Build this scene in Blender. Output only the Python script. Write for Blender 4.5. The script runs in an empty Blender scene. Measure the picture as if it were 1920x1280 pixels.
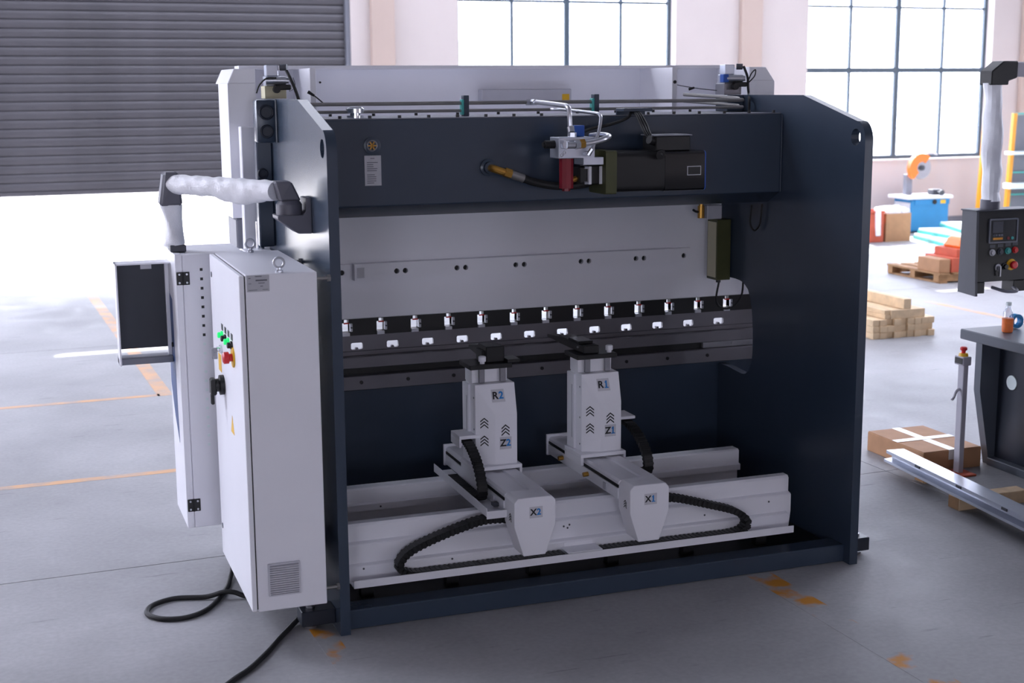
import bpy, bmesh, math, random
from math import radians, sin, cos, pi, sqrt
from mathutils import Vector, Matrix
random.seed(7)
SC = bpy.context.scene
COL = SC.collection

# ------------------------------------------------------------------ camera
YAW, PITCH, ROLL, FPX = 0.34704966, 0.17912037, -0.00694273, 2621.797
CAM = Vector((-1.3323, -5.832, 2.406))
_f = Vector((sin(YAW)*cos(PITCH), cos(YAW)*cos(PITCH), -sin(PITCH)))
_r = Vector((cos(YAW), -sin(YAW), 0)); _u = _r.cross(_f)
_r2 = cos(ROLL)*_r + sin(ROLL)*_u; _u2 = -sin(ROLL)*_r + cos(ROLL)*_u
cd = bpy.data.cameras.new('camera'); co = bpy.data.objects.new('camera', cd); COL.objects.link(co)
m = Matrix.Identity(4)
for i in range(3):
    m[i][0] = _r2[i]; m[i][1] = _u2[i]; m[i][2] = -_f[i]; m[i][3] = CAM[i]
co.matrix_world = m
cd.sensor_width = 36; cd.lens = FPX/1920*36; cd.clip_end = 300; cd.clip_start = 0.05
cd.dof.use_dof = True; cd.dof.focus_distance = 7.0; cd.dof.aperture_fstop = 3.2
SC.camera = co

# ------------------------------------------------------------------ view, world, daylight
SC.view_settings.view_transform = 'Standard'; SC.view_settings.look = 'None'
SC.view_settings.gamma = 1; SC.view_settings.use_curve_mapping = False
SC.view_settings.exposure = 0.28
SC.cycles.use_denoising = True
SC.cycles.max_bounces = 8; SC.cycles.diffuse_bounces = 5; SC.cycles.glossy_bounces = 4
SC.cycles.transparent_max_bounces = 12; SC.cycles.sample_clamp_indirect = 8
SC.cycles.caustics_reflective = False; SC.cycles.caustics_refractive = False
wd = bpy.data.worlds.new('sky'); SC.world = wd; wd.use_nodes = True
bg = wd.node_tree.nodes['Background']; bg.inputs['Color'].default_value = (0.81, 0.84, 1.0, 1); bg.inputs['Strength'].default_value = 11.0
TH = radians(1.9)                      # the hall is turned a little against the machine
def room(x, y, z=0.0): return Vector((cos(TH)*x - sin(TH)*y, sin(TH)*x + cos(TH)*y, z))
sd = bpy.data.lights.new('sun', 'SUN'); so = bpy.data.objects.new('sun', sd); COL.objects.link(so)
sd.energy = 17.0; sd.angle = radians(0.6); sd.color = (1.0, 0.97, 0.93)
so.rotation_euler = (room(-0.30, -1, -1.0)).to_track_quat('-Z', 'Y').to_euler()
WB = 14.296                            # inner face of the back wall, hall coordinates
HX0, HX1, HY0, HH = -11.0, 21.0, -13.0, 8.0
def portal(cx, cy, cz, w, h, nx, ny):
    ld = bpy.data.lights.new('daylight_portal', 'AREA'); ld.shape = 'RECTANGLE'; ld.size = w; ld.size_y = h
    ld.cycles.is_portal = True
    lo = bpy.data.objects.new('daylight_portal', ld); COL.objects.link(lo)
    lo.location = room(cx, cy, cz); d = room(nx, ny, 0)
    lo.rotation_euler = d.to_track_quat('-Z', 'Z').to_euler()
# openings in the hall: (x0,x1,z0,z1) on the back wall, (y0,y1,z0,z1) on the side walls
BACK_OPEN = [(-3.6, 4.02, 0.0, 4.6), (5.671, 9.331, 1.15, 4.75), (11.80, 15.595, 1.15, 4.75), (1.30, 10.85, 6.65, 7.06), (11.30, 12.10, 6.65, 7.06), (12.6, 20.0, 6.65, 7.06), (17.0, 20.4, 0.6, 6.2), (-10.4, -5.5, 2.2, 6.4)]  # the last two are unseen windows added for light
LEFT_OPEN = [(6.0, 10.5, 0.8, 6.5)]  # out of view, added and placed to light the machine from the left
RIGHT_OPEN = [(2.0, 6.0, 1.15, 5.2)]  # out of view, added for light on the right side
FRONT_OPEN = [(-7.4, -5.2, 0.9, 2.7), (-2.7, -1.4, 0.9, 2.7), (12.0, 15.0, 0.9, 3.0)]  # unseen low windows added to brighten the faces turned to the camera
ROOF_OPEN = [(-8.0, -4.2, 3.4, 8.0), (8.8, 13.0, 2.5, 6.5)]           # unseen rooflights, added for light from above: (x0,x1,y0,y1)
FROST = (-0.5, 13.0, 9.6, 11.6)        # unseen frosted roof strip, added to reflect in the plate edges
for a, b, c, d in ROOF_OPEN:
    ld = bpy.data.lights.new('daylight_portal', 'AREA'); ld.shape = 'RECTANGLE'; ld.size = b-a; ld.size_y = d-c; ld.cycles.is_portal = True
    lo = bpy.data.objects.new('daylight_portal', ld); COL.objects.link(lo); lo.location = room((a+b)/2, (c+d)/2, HH+0.22); lo.rotation_euler = (0, 0, TH)
for a, b, c, d in BACK_OPEN[1:]: portal((a+b)/2, WB+0.32, (c+d)/2, b-a, d-c, 0, -1)
portal(0.2, WB+0.35, 0.5, 7.6, 1.0, 0, -1)
for a, b, c, d in LEFT_OPEN: portal(HX0-0.32, (a+b)/2, (c+d)/2, b-a, d-c, 1, 0)
for a, b, c, d in RIGHT_OPEN: portal(HX1+0.32, (a+b)/2, (c+d)/2, b-a, d-c, -1, 0)
for a, b, c, d in FRONT_OPEN: portal((a+b)/2, HY0-0.32, (c+d)/2, b-a, d-c, 0, 1)

# ------------------------------------------------------------------ materials
def lin(c):
    return tuple(((v/255)/12.92 if v/255 <= 0.04045 else ((v/255+0.055)/1.055)**2.4) for v in c)
MATS = {}
def mat(name, rgb, rough=0.5, metal=0.0, noise=0.0, scale=6.0, bump=0.0, emit=None, spec=0.5, rnoise=0.0, coat=0.0):
    m = bpy.data.materials.new(name); m.use_nodes = True; nt = m.node_tree; N = nt.nodes; L = nt.links
    b = N['Principled BSDF']; c = lin(rgb)
    b.inputs['Base Color'].default_value = (*c, 1); b.inputs['Roughness'].default_value = rough
    b.inputs['Metallic'].default_value = metal; b.inputs['Specular IOR Level'].default_value = spec
    b.inputs['Coat Weight'].default_value = coat
    if noise or bump or rnoise:
        tc = N.new('ShaderNodeTexCoord'); nz = N.new('ShaderNodeTexNoise'); nz.inputs['Scale'].default_value = scale
        nz.inputs['Detail'].default_value = 5; L.new(tc.outputs['Object'], nz.inputs['Vector'])
        if noise:
            mr = N.new('ShaderNodeMapRange'); mr.inputs['To Min'].default_value = 1-noise; mr.inputs['To Max'].default_value = 1+noise
            mr.inputs['From Min'].default_value = 0.3; mr.inputs['From Max'].default_value = 0.7
            L.new(nz.outputs['Fac'], mr.inputs['Value'])
            mx = N.new('ShaderNodeMix'); mx.data_type = 'RGBA'; mx.blend_type = 'MULTIPLY'; mx.inputs[0].default_value = 1
            mx.inputs[6].default_value = (*c, 1); L.new(mr.outputs['Result'], mx.inputs[7]); L.new(mx.outputs[2], b.inputs['Base Color'])
        if rnoise:
            m2 = N.new('ShaderNodeMapRange'); m2.inputs['From Min'].default_value = 0.3; m2.inputs['From Max'].default_value = 0.7
            m2.inputs['To Min'].default_value = rough-rnoise; m2.inputs['To Max'].default_value = rough+rnoise
            L.new(nz.outputs['Fac'], m2.inputs['Value']); L.new(m2.outputs['Result'], b.inputs['Roughness'])
        if bump:
            bp = N.new('ShaderNodeBump'); bp.inputs['Strength'].default_value = bump; bp.inputs['Distance'].default_value = 0.01
            n3 = N.new('ShaderNodeTexNoise'); n3.inputs['Scale'].default_value = scale*12; n3.inputs['Detail'].default_value = 3
            L.new(tc.outputs['Object'], n3.inputs['Vector']); L.new(n3.outputs['Fac'], bp.inputs['Height']); L.new(bp.outputs['Normal'], b.inputs['Normal'])
    if emit:
        b.inputs['Emission Color'].default_value = (*lin(emit[0]), 1); b.inputs['Emission Strength'].default_value = emit[1]
    MATS[name] = m
    return m
mat('navy', (54, 66, 82), 0.27, noise=0.04, scale=3, bump=0.02)
mat('navy_dark', (34, 40, 52), 0.4, noise=0.05, scale=4)
mat('white', (238, 238, 244), 0.38, noise=0.015, scale=3, bump=0.015)
mat('white_matt', (226, 226, 232), 0.5, noise=0.03, scale=5)
mat('offwhite', (196, 196, 204), 0.45, noise=0.04, scale=6)
mat('black', (13, 13, 15), 0.45, noise=0.1, scale=20)
mat('black_gloss', (14, 15, 17), 0.22)
mat('rubber', (17, 17, 19), 0.6, noise=0.1, scale=30)
mat('steel', (150, 150, 156), 0.35, 0.85, noise=0.06, scale=9, rnoise=0.08)
mat('tool_steel', (118, 116, 122), 0.42, 0.6, noise=0.08, scale=5, rnoise=0.08)
mat('zinc', (205, 207, 214), 0.28, 0.9, noise=0.05, scale=12)
mat('chrome', (225, 227, 232), 0.14, 1.0)
mat('alu', (205, 210, 222), 0.3, 0.75, noise=0.06, scale=4)
mat('brass', (186, 140, 66), 0.35, 0.85, noise=0.1, scale=15)
mat('pipe_grey', (150, 148, 146), 0.35, 0.7, noise=0.06, scale=14)
mat('red', (205, 30, 34), 0.35)
mat('filter_red', (132, 30, 44), 0.35)
mat('yellow', (236, 186, 40), 0.45)
mat('green_on', (30, 200, 110), 0.35, emit=((20, 220, 110), 0.7))
mat('valve_blue', (22, 84, 178), 0.4)
mat('decal_blue', (14, 62, 122), 0.4)
mat('letter_blue', (20, 128, 205), 0.5)
mat('letter_black', (22, 22, 26), 0.5)
mat('sticker', (203, 202, 208), 0.45, noise=0.02)
mat('plate_text', (96, 96, 104), 0.6)
mat('plate_alu', (178, 178, 184), 0.4, 0.3, noise=0.04, scale=20)
mat('cream', (206, 200, 168), 0.5, noise=0.05, scale=6)
mat('olive', (72, 74, 40), 0.5, noise=0.15, scale=8)
mat('dark_grey', (74, 76, 84), 0.5, noise=0.05, scale=8)
mat('joint_grey', (98, 98, 108), 0.45, noise=0.04, scale=8)
mat('mid_grey', (120, 122, 132), 0.5, noise=0.04, scale=8)
mat('wrap', (244, 245, 250), 0.42, noise=0.05, scale=14, bump=0.25)
mat('cardboard', (176, 132, 96), 0.75, noise=0.08, scale=9)
mat('cardboard_red', (196, 92, 66), 0.7, noise=0.12, scale=7)
mat('tape', (226, 222, 214), 0.3)
mat('timber', (224, 196, 158), 0.7, noise=0.14, scale=11)
mat('pallet_wood', (160, 122, 84), 0.8, noise=0.2, scale=12)
mat('saw_blue', (34, 132, 190), 0.4, noise=0.04)
mat('orange', (240, 122, 44), 0.45)
mat('orange_post', (240, 160, 40), 0.45, noise=0.05)
mat('teal', (70, 176, 168), 0.4, noise=0.06)
mat('sheet_white', (228, 240, 240), 0.3, noise=0.04)
mat('wall_paint', (208, 197, 194), 0.85, noise=0.025, scale=1.2, bump=0.03)
mat('pilaster_paint', (196, 176, 166), 0.85, noise=0.03, scale=1.5)
mat('ceiling_paint', (134, 136, 142), 0.9)
mat('shutter', (92, 90, 95), 0.45, 0.35, noise=0.10, scale=2.2)
mat('window_frame', (70, 84, 96), 0.45)
mat('outside_ground', (190, 188, 184), 0.9, noise=0.05)
mat('machine_grey', (86, 92, 102), 0.42, noise=0.04, scale=4)
mat('bottle_orange', (240, 120, 50), 0.4, noise=0.1, scale=30)
mat('post_grey', (176, 174, 184), 0.4, noise=0.03)

def glass_mat(name, tint, gloss=0.08):
    m = bpy.data.materials.new(name); m.use_nodes = True; N = m.node_tree.nodes; L = m.node_tree.links
    N.remove(N['Principled BSDF']); out = N['Material Output']
    t = N.new('ShaderNodeBsdfTransparent'); t.inputs[0].default_value = (*tint, 1)
    g = N.new('ShaderNodeBsdfGlossy'); g.inputs['Roughness'].default_value = 0.05
    mx = N.new('ShaderNodeMixShader'); mx.inputs[0].default_value = gloss
    L.new(t.outputs[0], mx.inputs[1]); L.new(g.outputs[0], mx.inputs[2]); L.new(mx.outputs[0], out.inputs[0]); MATS[name] = m
def frosted(name, rgb):
    m = bpy.data.materials.new(name); m.use_nodes = True; N = m.node_tree.nodes; L = m.node_tree.links; N.remove(N['Principled BSDF'])
    t = N.new('ShaderNodeBsdfTranslucent'); t.inputs[0].default_value = (*rgb, 1); L.new(t.outputs[0], N['Material Output'].inputs[0]); MATS[name] = m
frosted('frosted', (0.42, 0.43, 0.45))
glass_mat('glass', (0.96, 0.98, 1.0), 0.05)
glass_mat('clear_plastic', (0.86, 0.88, 0.92), 0.16)

def floor_mat(name, paint=None, lo=0.4, hi=0.6, top=1.0):
    m = bpy.data.materials.new(name); m.use_nodes = True; nt = m.node_tree; N = nt.nodes; L = nt.links; b = N['Principled BSDF']
    tc = N.new('ShaderNodeTexCoord')
    def noise(s, d, dist=0.0):
        n = N.new('ShaderNodeTexNoise'); n.inputs['Scale'].default_value = s; n.inputs['Detail'].default_value = d
        n.inputs['Distortion'].default_value = dist; L.new(tc.outputs['Object'], n.inputs['Vector']); return n
    big, mid, fine = noise(0.55, 6, 0.4), noise(2.6, 8, 0.8), noise(38, 4)
    def ramp(n, stops):
        r = N.new('ShaderNodeValToRGB'); r.color_ramp.elements[0].position = stops[0][0]; r.color_ramp.elements[0].color = (*stops[0][1], 1)
        r.color_ramp.elements[1].position = stops[1][0]; r.color_ramp.elements[1].color = (*stops[1][1], 1)
        L.new(n.outputs['Fac'], r.inputs[0]); return r
    r1 = ramp(big, ((0.32, (0.30, 0.30, 0.31)), (0.68, (0.45, 0.45, 0.463))))
    r2 = ramp(mid, ((0.30, (0.90, 0.90, 0.90)), (0.70, (1.05, 1.05, 1.05))))
    r3 = ramp(fine, ((0.3, (0.93, 0.93, 0.93)), (0.7, (1.05, 1.05, 1.05))))
    def mul(a, c):
        x = N.new('ShaderNodeMix'); x.data_type = 'RGBA'; x.blend_type = 'MULTIPLY'; x.inputs[0].default_value = 1
        L.new(a, x.inputs[6]); L.new(c, x.inputs[7]); return x.outputs[2]
    c = mul(mul(r1.outputs[0], r2.outputs[0]), r3.outputs[0])
    # scuffs: thin dark stretched marks
    mp = N.new('ShaderNodeMapping'); mp.inputs['Scale'].default_value = (1.2, 9, 1); mp.inputs['Rotation'].default_value = (0, 0, 0.7)
    L.new(tc.outputs['Object'], mp.inputs['Vector'])
    sc = N.new('ShaderNodeTexNoise'); sc.inputs['Scale'].default_value = 2.4; sc.inputs['Detail'].default_value = 6; L.new(mp.outputs[0], sc.inputs['Vector'])
    r4 = ramp(sc, ((0.27, (0.72, 0.72, 0.72)), (0.34, (1, 1, 1)))); c = mul(c, r4.outputs[0])
    if paint:
        pn = noise(5.0, 8); mr = N.new('ShaderNodeMapRange'); mr.inputs['From Min'].default_value = lo; mr.inputs['From Max'].default_value = hi
        mr.inputs['To Max'].default_value = top; L.new(pn.outputs['Fac'], mr.inputs['Value'])
        px_ = N.new('ShaderNodeMix'); px_.data_type = 'RGBA'; px_.inputs[7].default_value = (*lin(paint), 1)
        L.new(mr.outputs[0], px_.inputs[0]); L.new(c, px_.inputs[6]); c = px_.outputs[2]
    L.new(c, b.inputs['Base Color'])
    rr = N.new('ShaderNodeMapRange'); rr.inputs['From Min'].default_value = 0.3; rr.inputs['From Max'].default_value = 0.7
    rr.inputs['To Min'].default_value = 0.45; rr.inputs['To Max'].default_value = 0.62; L.new(mid.outputs['Fac'], rr.inputs['Value'])
    L.new(rr.outputs['Result'], b.inputs['Roughness']); b.inputs['Specular IOR Level'].default_value = 0.15
    MATS[name] = m
floor_mat('concrete')
floor_mat('line_paint', (226, 172, 118), 0.25, 0.6, 0.75)
floor_mat('line_paint_worn', (206, 140, 52), 0.50, 0.60)

# ------------------------------------------------------------------ mesh helpers
class MB:
    def __init__(s): s.bm = bmesh.new()
    def _merge(s, b):
        me = bpy.data.meshes.new('t'); b.to_mesh(me); b.free(); s.bm.from_mesh(me); bpy.data.meshes.remove(me); return s
    def box(s, x0, x1, y0, y1, z0, z1, bev=0.0, seg=1):
        b = bmesh.new(); bmesh.ops.create_cube(b, size=1)
        for v in b.verts: v.co = Vector(((x0+x1)/2+v.co.x*(x1-x0), (y0+y1)/2+v.co.y*(y1-y0), (z0+z1)/2+v.co.z*(z1-z0)))
        if bev: bmesh.ops.bevel(b, geom=b.edges[:], offset=bev, segments=seg, affect='EDGES', profile=0.5)
        return s._merge(b)
    def sheet(s, p):
        s.bm.faces.new([s.bm.verts.new(q) for q in p]); return s
    def hexa(s, p, bev=0.0):      # 8 corners: bottom 4 ccw, top 4 ccw
        b = bmesh.new(); vs = [b.verts.new(q) for q in p]
        for f in ((3,2,1,0),(4,5,6,7),(0,1,5,4),(1,2,6,5),(2,3,7,6),(3,0,4,7)): b.faces.new([vs[i] for i in f])
        bmesh.ops.recalc_face_normals(b, faces=b.faces[:])
        if bev: bmesh.ops.bevel(b, geom=b.edges[:], offset=bev, segments=1, affect='EDGES')
        return s._merge(b)
    def prism(s, outer, axis, a0, a1, holes=(), bev=0.0):
        b = bmesh.new()
        def P(u, v, a): return {'x': (a, u, v), 'y': (u, a, v), 'z': (u, v, a)}[axis]
        loops = [outer] + list(holes); ends = []
        for a in (a0, a1):
            lv = []; ed = []
            for lp in loops:
                vs = [b.verts.new(P(u, v, a)) for u, v in lp]; lv.append(vs)
                for i in range(len(vs)): ed.append(b.edges.new((vs[i], vs[(i+1) % len(vs)])))
            if holes: bmesh.ops.triangle_fill(b, use_beauty=True, use_dissolve=False, edges=ed)
            else: b.faces.new(lv[0])
            ends.append(lv)
        for l0, l1 in zip(*ends):
            n = len(l0)
            for i in range(n): b.faces.new((l0[i], l0[(i+1) % n], l1[(i+1) % n], l1[i]))
        bmesh.ops.recalc_face_normals(b, faces=b.faces[:])
        if bev and not holes: bmesh.ops.bevel(b, geom=b.edges[:], offset=bev, segments=1, affect='EDGES')
        return s._merge(b)
    def cyl(s, p0, p1, r0, r1=None, n=20, cap=True):
        r1 = r0 if r1 is None else r1; p0 = Vector(p0); p1 = Vector(p1); d = (p1-p0).normalized()
        a = d.orthogonal().normalized(); c = d.cross(a); b = bmesh.new(); R = []
        for p, r in ((p0, r0), (p1, r1)): R.append([b.verts.new(p + r*(cos(2*pi*i/n)*a + sin(2*pi*i/n)*c)) for i in range(n)])
        for i in range(n): b.faces.new((R[0][i], R[0][(i+1) % n], R[1][(i+1) % n], R[1][i]))
        if cap: b.faces.new(R[0][::-1]); b.faces.new(R[1])
        return s._merge(b)
    def lathe(s, p, d, prof, n=20):   # prof: [(along, radius)]
        p = Vector(p); d = Vector(d).normalized(); a = d.orthogonal().normalized(); c = d.cross(a); b = bmesh.new(); R = []
        for t, r in prof: R.append([b.verts.new(p + t*d + r*(cos(2*pi*i/n)*a + sin(2*pi*i/n)*c)) for i in range(n)])
        for k in range(len(R)-1):
            for i in range(n): b.faces.new((R[k][i], R[k][(i+1) % n], R[k+1][(i+1) % n], R[k+1][i]))
        b.faces.new(R[0][::-1]); b.faces.new(R[-1]); bmesh.ops.recalc_face_normals(b, faces=b.faces[:])
        return s._merge(b)
    def ring(s, p, d, R0, r, n=24, k=8):
        p = Vector(p); d = Vector(d).normalized(); a = d.orthogonal().normalized(); c = d.cross(a); b = bmesh.new(); rows = []
        for i in range(n):
            e = cos(2*pi*i/n)*a + sin(2*pi*i/n)*c
            rows.append([b.verts.new(p + (R0 + r*cos(2*pi*j/k))*e + r*sin(2*pi*j/k)*d) for j in range(k)])
        for i in range(n):
            for j in range(k): b.faces.new((rows[i][j], rows[(i+1) % n][j], rows[(i+1) % n][(j+1) % k], rows[i][(j+1) % k]))
        bmesh.ops.recalc_face_normals(b, faces=b.faces[:])
        return s._merge(b)
    def tube(s, pts, r, n=10, smooth=True, steps=6, rfun=None):
        P = path(pts, steps) if smooth else [Vector(q) for q in pts]
        b = bmesh.new(); R = []; a = None
        for i, p in enumerate(P):
            d = (P[min(i+1, len(P)-1)] - P[max(i-1, 0)]).normalized()
            a = d.orthogonal().normalized() if a is None else (a - a.dot(d)*d).normalized(); c = d.cross(a)
            t = i/(len(P)-1)
            R.append([b.verts.new(p + (rfun(t, 2*pi*j/n) if rfun else r)*(cos(2*pi*j/n)*a + sin(2*pi*j/n)*c)) for j in range(n)])
        for k in range(len(R)-1):
            for j in range(n): b.faces.new((R[k][j], R[k][(j+1) % n], R[k+1][(j+1) % n], R[k+1][j]))
        b.faces.new(R[0][::-1]); b.faces.new(R[-1]); bmesh.ops.recalc_face_normals(b, faces=b.faces[:])
        return s._merge(b)
    def obox(s, c, ax, ay, az, bev=0.0):  # oriented box, half vectors
        c = Vector(c); ax, ay, az = Vector(ax), Vector(ay), Vector(az)
        p = [c-ax-ay-az, c+ax-ay-az, c+ax+ay-az, c-ax+ay-az, c-ax-ay+az, c+ax-ay+az, c+ax+ay+az, c-ax+ay+az]
        return s.hexa(p, bev)
def path(pts, steps=6):
    P = [Vector(p) for p in pts]; out = []
    for i in range(len(P)-1):
        p0 = P[i-1] if i else 2*P[0]-P[1]; p1, p2 = P[i], P[i+1]; p3 = P[i+2] if i+2 < len(P) else 2*P[-1]-P[-2]
        for k in range(steps):
            t = k/steps
            out.append(0.5*((2*p1) + (p2-p0)*t + (2*p0-5*p1+4*p2-p3)*t*t + (3*p1-p0-3*p2+p3)*t*t*t))
    out.append(P[-1]); return out
def circle(cx, cy, r, n=20): return [(cx+r*cos(2*pi*i/n), cy+r*sin(2*pi*i/n)) for i in range(n)]
def rrect(x0, x1, y0, y1, r, n=3):
    out = []
    for cx, cy, a in ((x1-r, y1-r, 0), (x0+r, y1-r, 90), (x0+r, y0+r, 180), (x1-r, y0+r, 270)):
        for i in range(n+1): t = radians(a + 90*i/n); out.append((cx+r*cos(t), cy+r*sin(t)))
    return out
ROOTLOC = {}
def rootloc(o):
    while o.parent: o = o.parent
    return ROOTLOC.get(o.name, Vector((0, 0, 0)))
def part(name, mb, material, parent=None, label=None, origin=None, rot=None, sharp=24):
    loc = Vector(origin) if origin is not None else (rootloc(parent) if parent else Vector((0, 0, 0)))
    me = bpy.data.meshes.new(name)
    if isinstance(mb, MB): mb.bm.to_mesh(me); mb.bm.free()
    else: me = mb
    if loc.length and isinstance(mb, MB): me.transform(Matrix.Translation(-loc))
    if isinstance(mb, MB):
        for p in me.polygons: p.use_smooth = True
        me.set_sharp_from_angle(angle=radians(sharp))
        me.materials.append(MATS[material])
    o = bpy.data.objects.new(name, me); COL.objects.link(o)
    if parent: o.parent = parent
    elif origin is not None: o.location = loc; ROOTLOC[o.name] = loc
    if rot is not None: o.rotation_euler[2] = rot
    if label: o['label'] = label
    return o
def tag(o, label, cat, group=None, kind=None):
    if label: o['label'] = label
    if cat: o['category'] = cat
    if group: o['group'] = group
    if kind: o['kind'] = kind
    return o
def thing(name, loc, label, cat, group=None, kind=None, rot=None):
    o = bpy.data.objects.new(name, None); COL.objects.link(o); o.location = loc; o.empty_display_size = 0.1
    ROOTLOC[o.name] = Vector(loc)
    if rot: o.rotation_euler[2] = rot
    return tag(o, label, cat, group, kind)
def struct(o): o['kind'] = 'structure'; return o
def bx(*a, **k): return MB().box(*a, **k)

def text_mesh(s, size):
    cu = bpy.data.curves.new('txt', 'FONT'); cu.body = s; cu.size = size; cu.offset = size*0.03; cu.resolution_u = 3
    cu.align_x = 'CENTER'; cu.align_y = 'CENTER'
    o = bpy.data.objects.new('txt', cu); COL.objects.link(o); dg = bpy.context.evaluated_depsgraph_get()
    me = bpy.data.meshes.new_from_object(o.evaluated_get(dg)); bpy.data.objects.remove(o); bpy.data.curves.remove(cu)
    return me
def text_part(name, s, size, c, u, v, material, parent):
    me = text_mesh(s, size); c = Vector(c); u = Vector(u).normalized(); v = Vector(v).normalized(); n = u.cross(v)
    b = MB(); b.bm.from_mesh(me); bpy.data.meshes.remove(me)
    bmesh.ops.remove_doubles(b.bm, verts=b.bm.verts[:], dist=1e-6)
    if s == '1':
        for x0, x1, y0, y1 in ((-0.20, 0.24, -0.36, -0.26), (-0.17, 0.0, 0.20, 0.30)):
            f = [b.bm.verts.new((x*size, y*size, 0)) for x, y in ((x0, y0), (x1, y0), (x1, y1), (x0, y1))]; b.bm.faces.new(f)
    for w in b.bm.verts: w.co = c + u*w.co.x + v*w.co.y
    r = bmesh.ops.extrude_face_region(b.bm, geom=b.bm.faces[:])
    for g in r['geom']:
        if isinstance(g, bmesh.types.BMVert): g.co += n*0.0012
    bmesh.ops.recalc_face_normals(b.bm, faces=b.bm.faces[:])
    return part(name, b, material, parent)
def flat(poly, c, u, v, th=0.0012, mb=None):   # thin plate with the outline poly in the plane (u,v) through c
    mb = mb or MB(); c = Vector(c); u = Vector(u).normalized(); v = Vector(v).normalized(); n = u.cross(v); b = bmesh.new()
    A = [b.verts.new(c+u*x+v*y) for x, y in poly]; B = [b.verts.new(c+u*x+v*y+n*th) for x, y in poly]
    b.faces.new(A[::-1]); b.faces.new(B)
    for i in range(len(poly)): b.faces.new((A[i], A[(i+1) % len(poly)], B[(i+1) % len(poly)], B[i]))
    bmesh.ops.recalc_face_normals(b, faces=b.faces[:])
    return mb._merge(b)
def chevrons(c, u, v, w, n=3, mb=None):
    mb = mb or MB(); h = w*0.42; t = w*0.17
    for k in range(n):
        o = k*w*0.40
        for sgn in (-1, 1):
            poly = [(0, o+h), (sgn*w/2, o), (sgn*w/2, o-t), (0, o+h-t)]
            flat(poly if sgn < 0 else poly[::-1], c, u, v, mb=mb)
    return mb
def chain(pts, wdir, width, thick, pitch, steps=10):
    P = path(pts, steps); mb = MB(); w = Vector(wdir).normalized(); acc = 0.0; last = P[0]; L = [0]
    for a, b in zip(P, P[1:]): L.append(L[-1]+(b-a).length)
    n = max(2, int(L[-1]/pitch)); j = 0
    for k in range(n):
        s = (k+0.5)*L[-1]/n
        while j < len(L)-2 and L[j+1] < s: j += 1
        t = (s-L[j])/max(1e-9, L[j+1]-L[j]); p = P[j].lerp(P[j+1], t); d = (P[j+1]-P[j]).normalized(); nn = d.cross(w).normalized()
        h = L[-1]/n/2
        mb.obox(p, d*h*1.12, w*width/2*0.90, nn*thick/2*0.84)
        mb.obox(p, d*h*0.5, w*width/2, nn*thick/2, bev=0.001)
    return mb

# ================================================================== THE HALL
fl = struct(part('floor', bx(HX0-0.3, HX1+0.3, HY0-0.3, WB+0.33, -0.12, -0.02), 'dark_grey', origin=(0, 0, 0), rot=TH))
XJ = [HX0-0.3, -8.14, -2.14, 3.86, 9.86, 15.86, HX1+0.3]; YJ = [HY0-0.3, -10.69, -4.69, 1.308, 7.9, 13.0, WB+0.33]
for i in range(6):
    for j in range(6):
        part('slab', bx(XJ[i]+0.004, XJ[i+1]-0.004, YJ[j]+0.004, YJ[j+1]-0.004, -0.10, 0.0), 'concrete', fl)
for x0, x1, y0, y1, mt in ((-9, -0.08, 5.43, 5.51, 'line_paint'), (-9, -0.08, 3.075, 3.155, 'line_paint'), (-0.10, 0.02, 5.43, 11.5, 'line_paint'),
                           (-0.16, -0.06, -1.2, 0.25, 'line_paint_worn'), (2.03, 2.17, -2.2, 0.12, 'line_paint_worn'), (8.6, 8.7, 3.0, 7.0, 'line_paint')):
    part('painted_line', bx(x0, x1, y0, y1, -0.05, 0.0008), mt, fl)
struct(part('ground', bx(-40, 50, WB+0.34, 60, -0.2, -0.03), 'outside_ground', origin=(0, 0, 0), rot=TH))

d0, d1, _, dz = BACK_OPEN[0]
outer = [(HX0-0.3, 0), (d0, 0), (d0, dz), (d1, dz), (d1, 0), (HX1+0.3, 0), (HX1+0.3, HH), (HX0-0.3, HH)]
rect = lambda q: [(q[0], q[2]), (q[1], q[2]), (q[1], q[3]), (q[0], q[3])]
wb_ = struct(part('wall_back', MB().prism(outer, 'y', WB, WB+0.3, [rect(q) for q in BACK_OPEN[1:]]), 'wall_paint', origin=(0, 0, 0), rot=TH))
def side_wall(name, axis, a0, a1, lo, hi, opens):
    struct(part(name, MB().prism([(lo, 0), (hi, 0), (hi, HH), (lo, HH)], axis, a0, a1, [rect(q) for q in opens]), 'wall_paint', origin=(0, 0, 0), rot=TH))
side_wall('wall_left', 'x', HX0-0.3, HX0, HY0, WB, LEFT_OPEN)
side_wall('wall_right', 'x', HX1, HX1+0.3, HY0, WB, RIGHT_OPEN)
side_wall('wall_front', 'y', HY0-0.3, HY0, HX0-0.3, HX1+0.3, FRONT_OPEN)
struct(part('ceiling', MB().prism([(HX0-0.3, HY0-0.3), (HX1+0.3, HY0-0.3), (HX1+0.3, WB+0.3), (HX0-0.3, WB+0.3)], 'z', HH, HH+0.2, [[(a, c), (b, c), (b, d), (a, d)] for a, b, c, d in ROOF_OPEN + [FROST]]), 'ceiling_paint', origin=(0, 0, 0), rot=TH))
w3 = struct(thing('window_3', (0, 0, 0), None, None, rot=TH))  # bright strip out of view, added so the slanted edges catch a reflection
for k in range(9): part('added_roof_panel', MB().sheet([(FROST[0]+(k+i_)*1.5, y_, HH+0.05) for i_, y_ in ((0, FROST[2]), (1, FROST[2]), (1, FROST[3]), (0, FROST[3]))]), 'frosted', w3)
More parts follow.
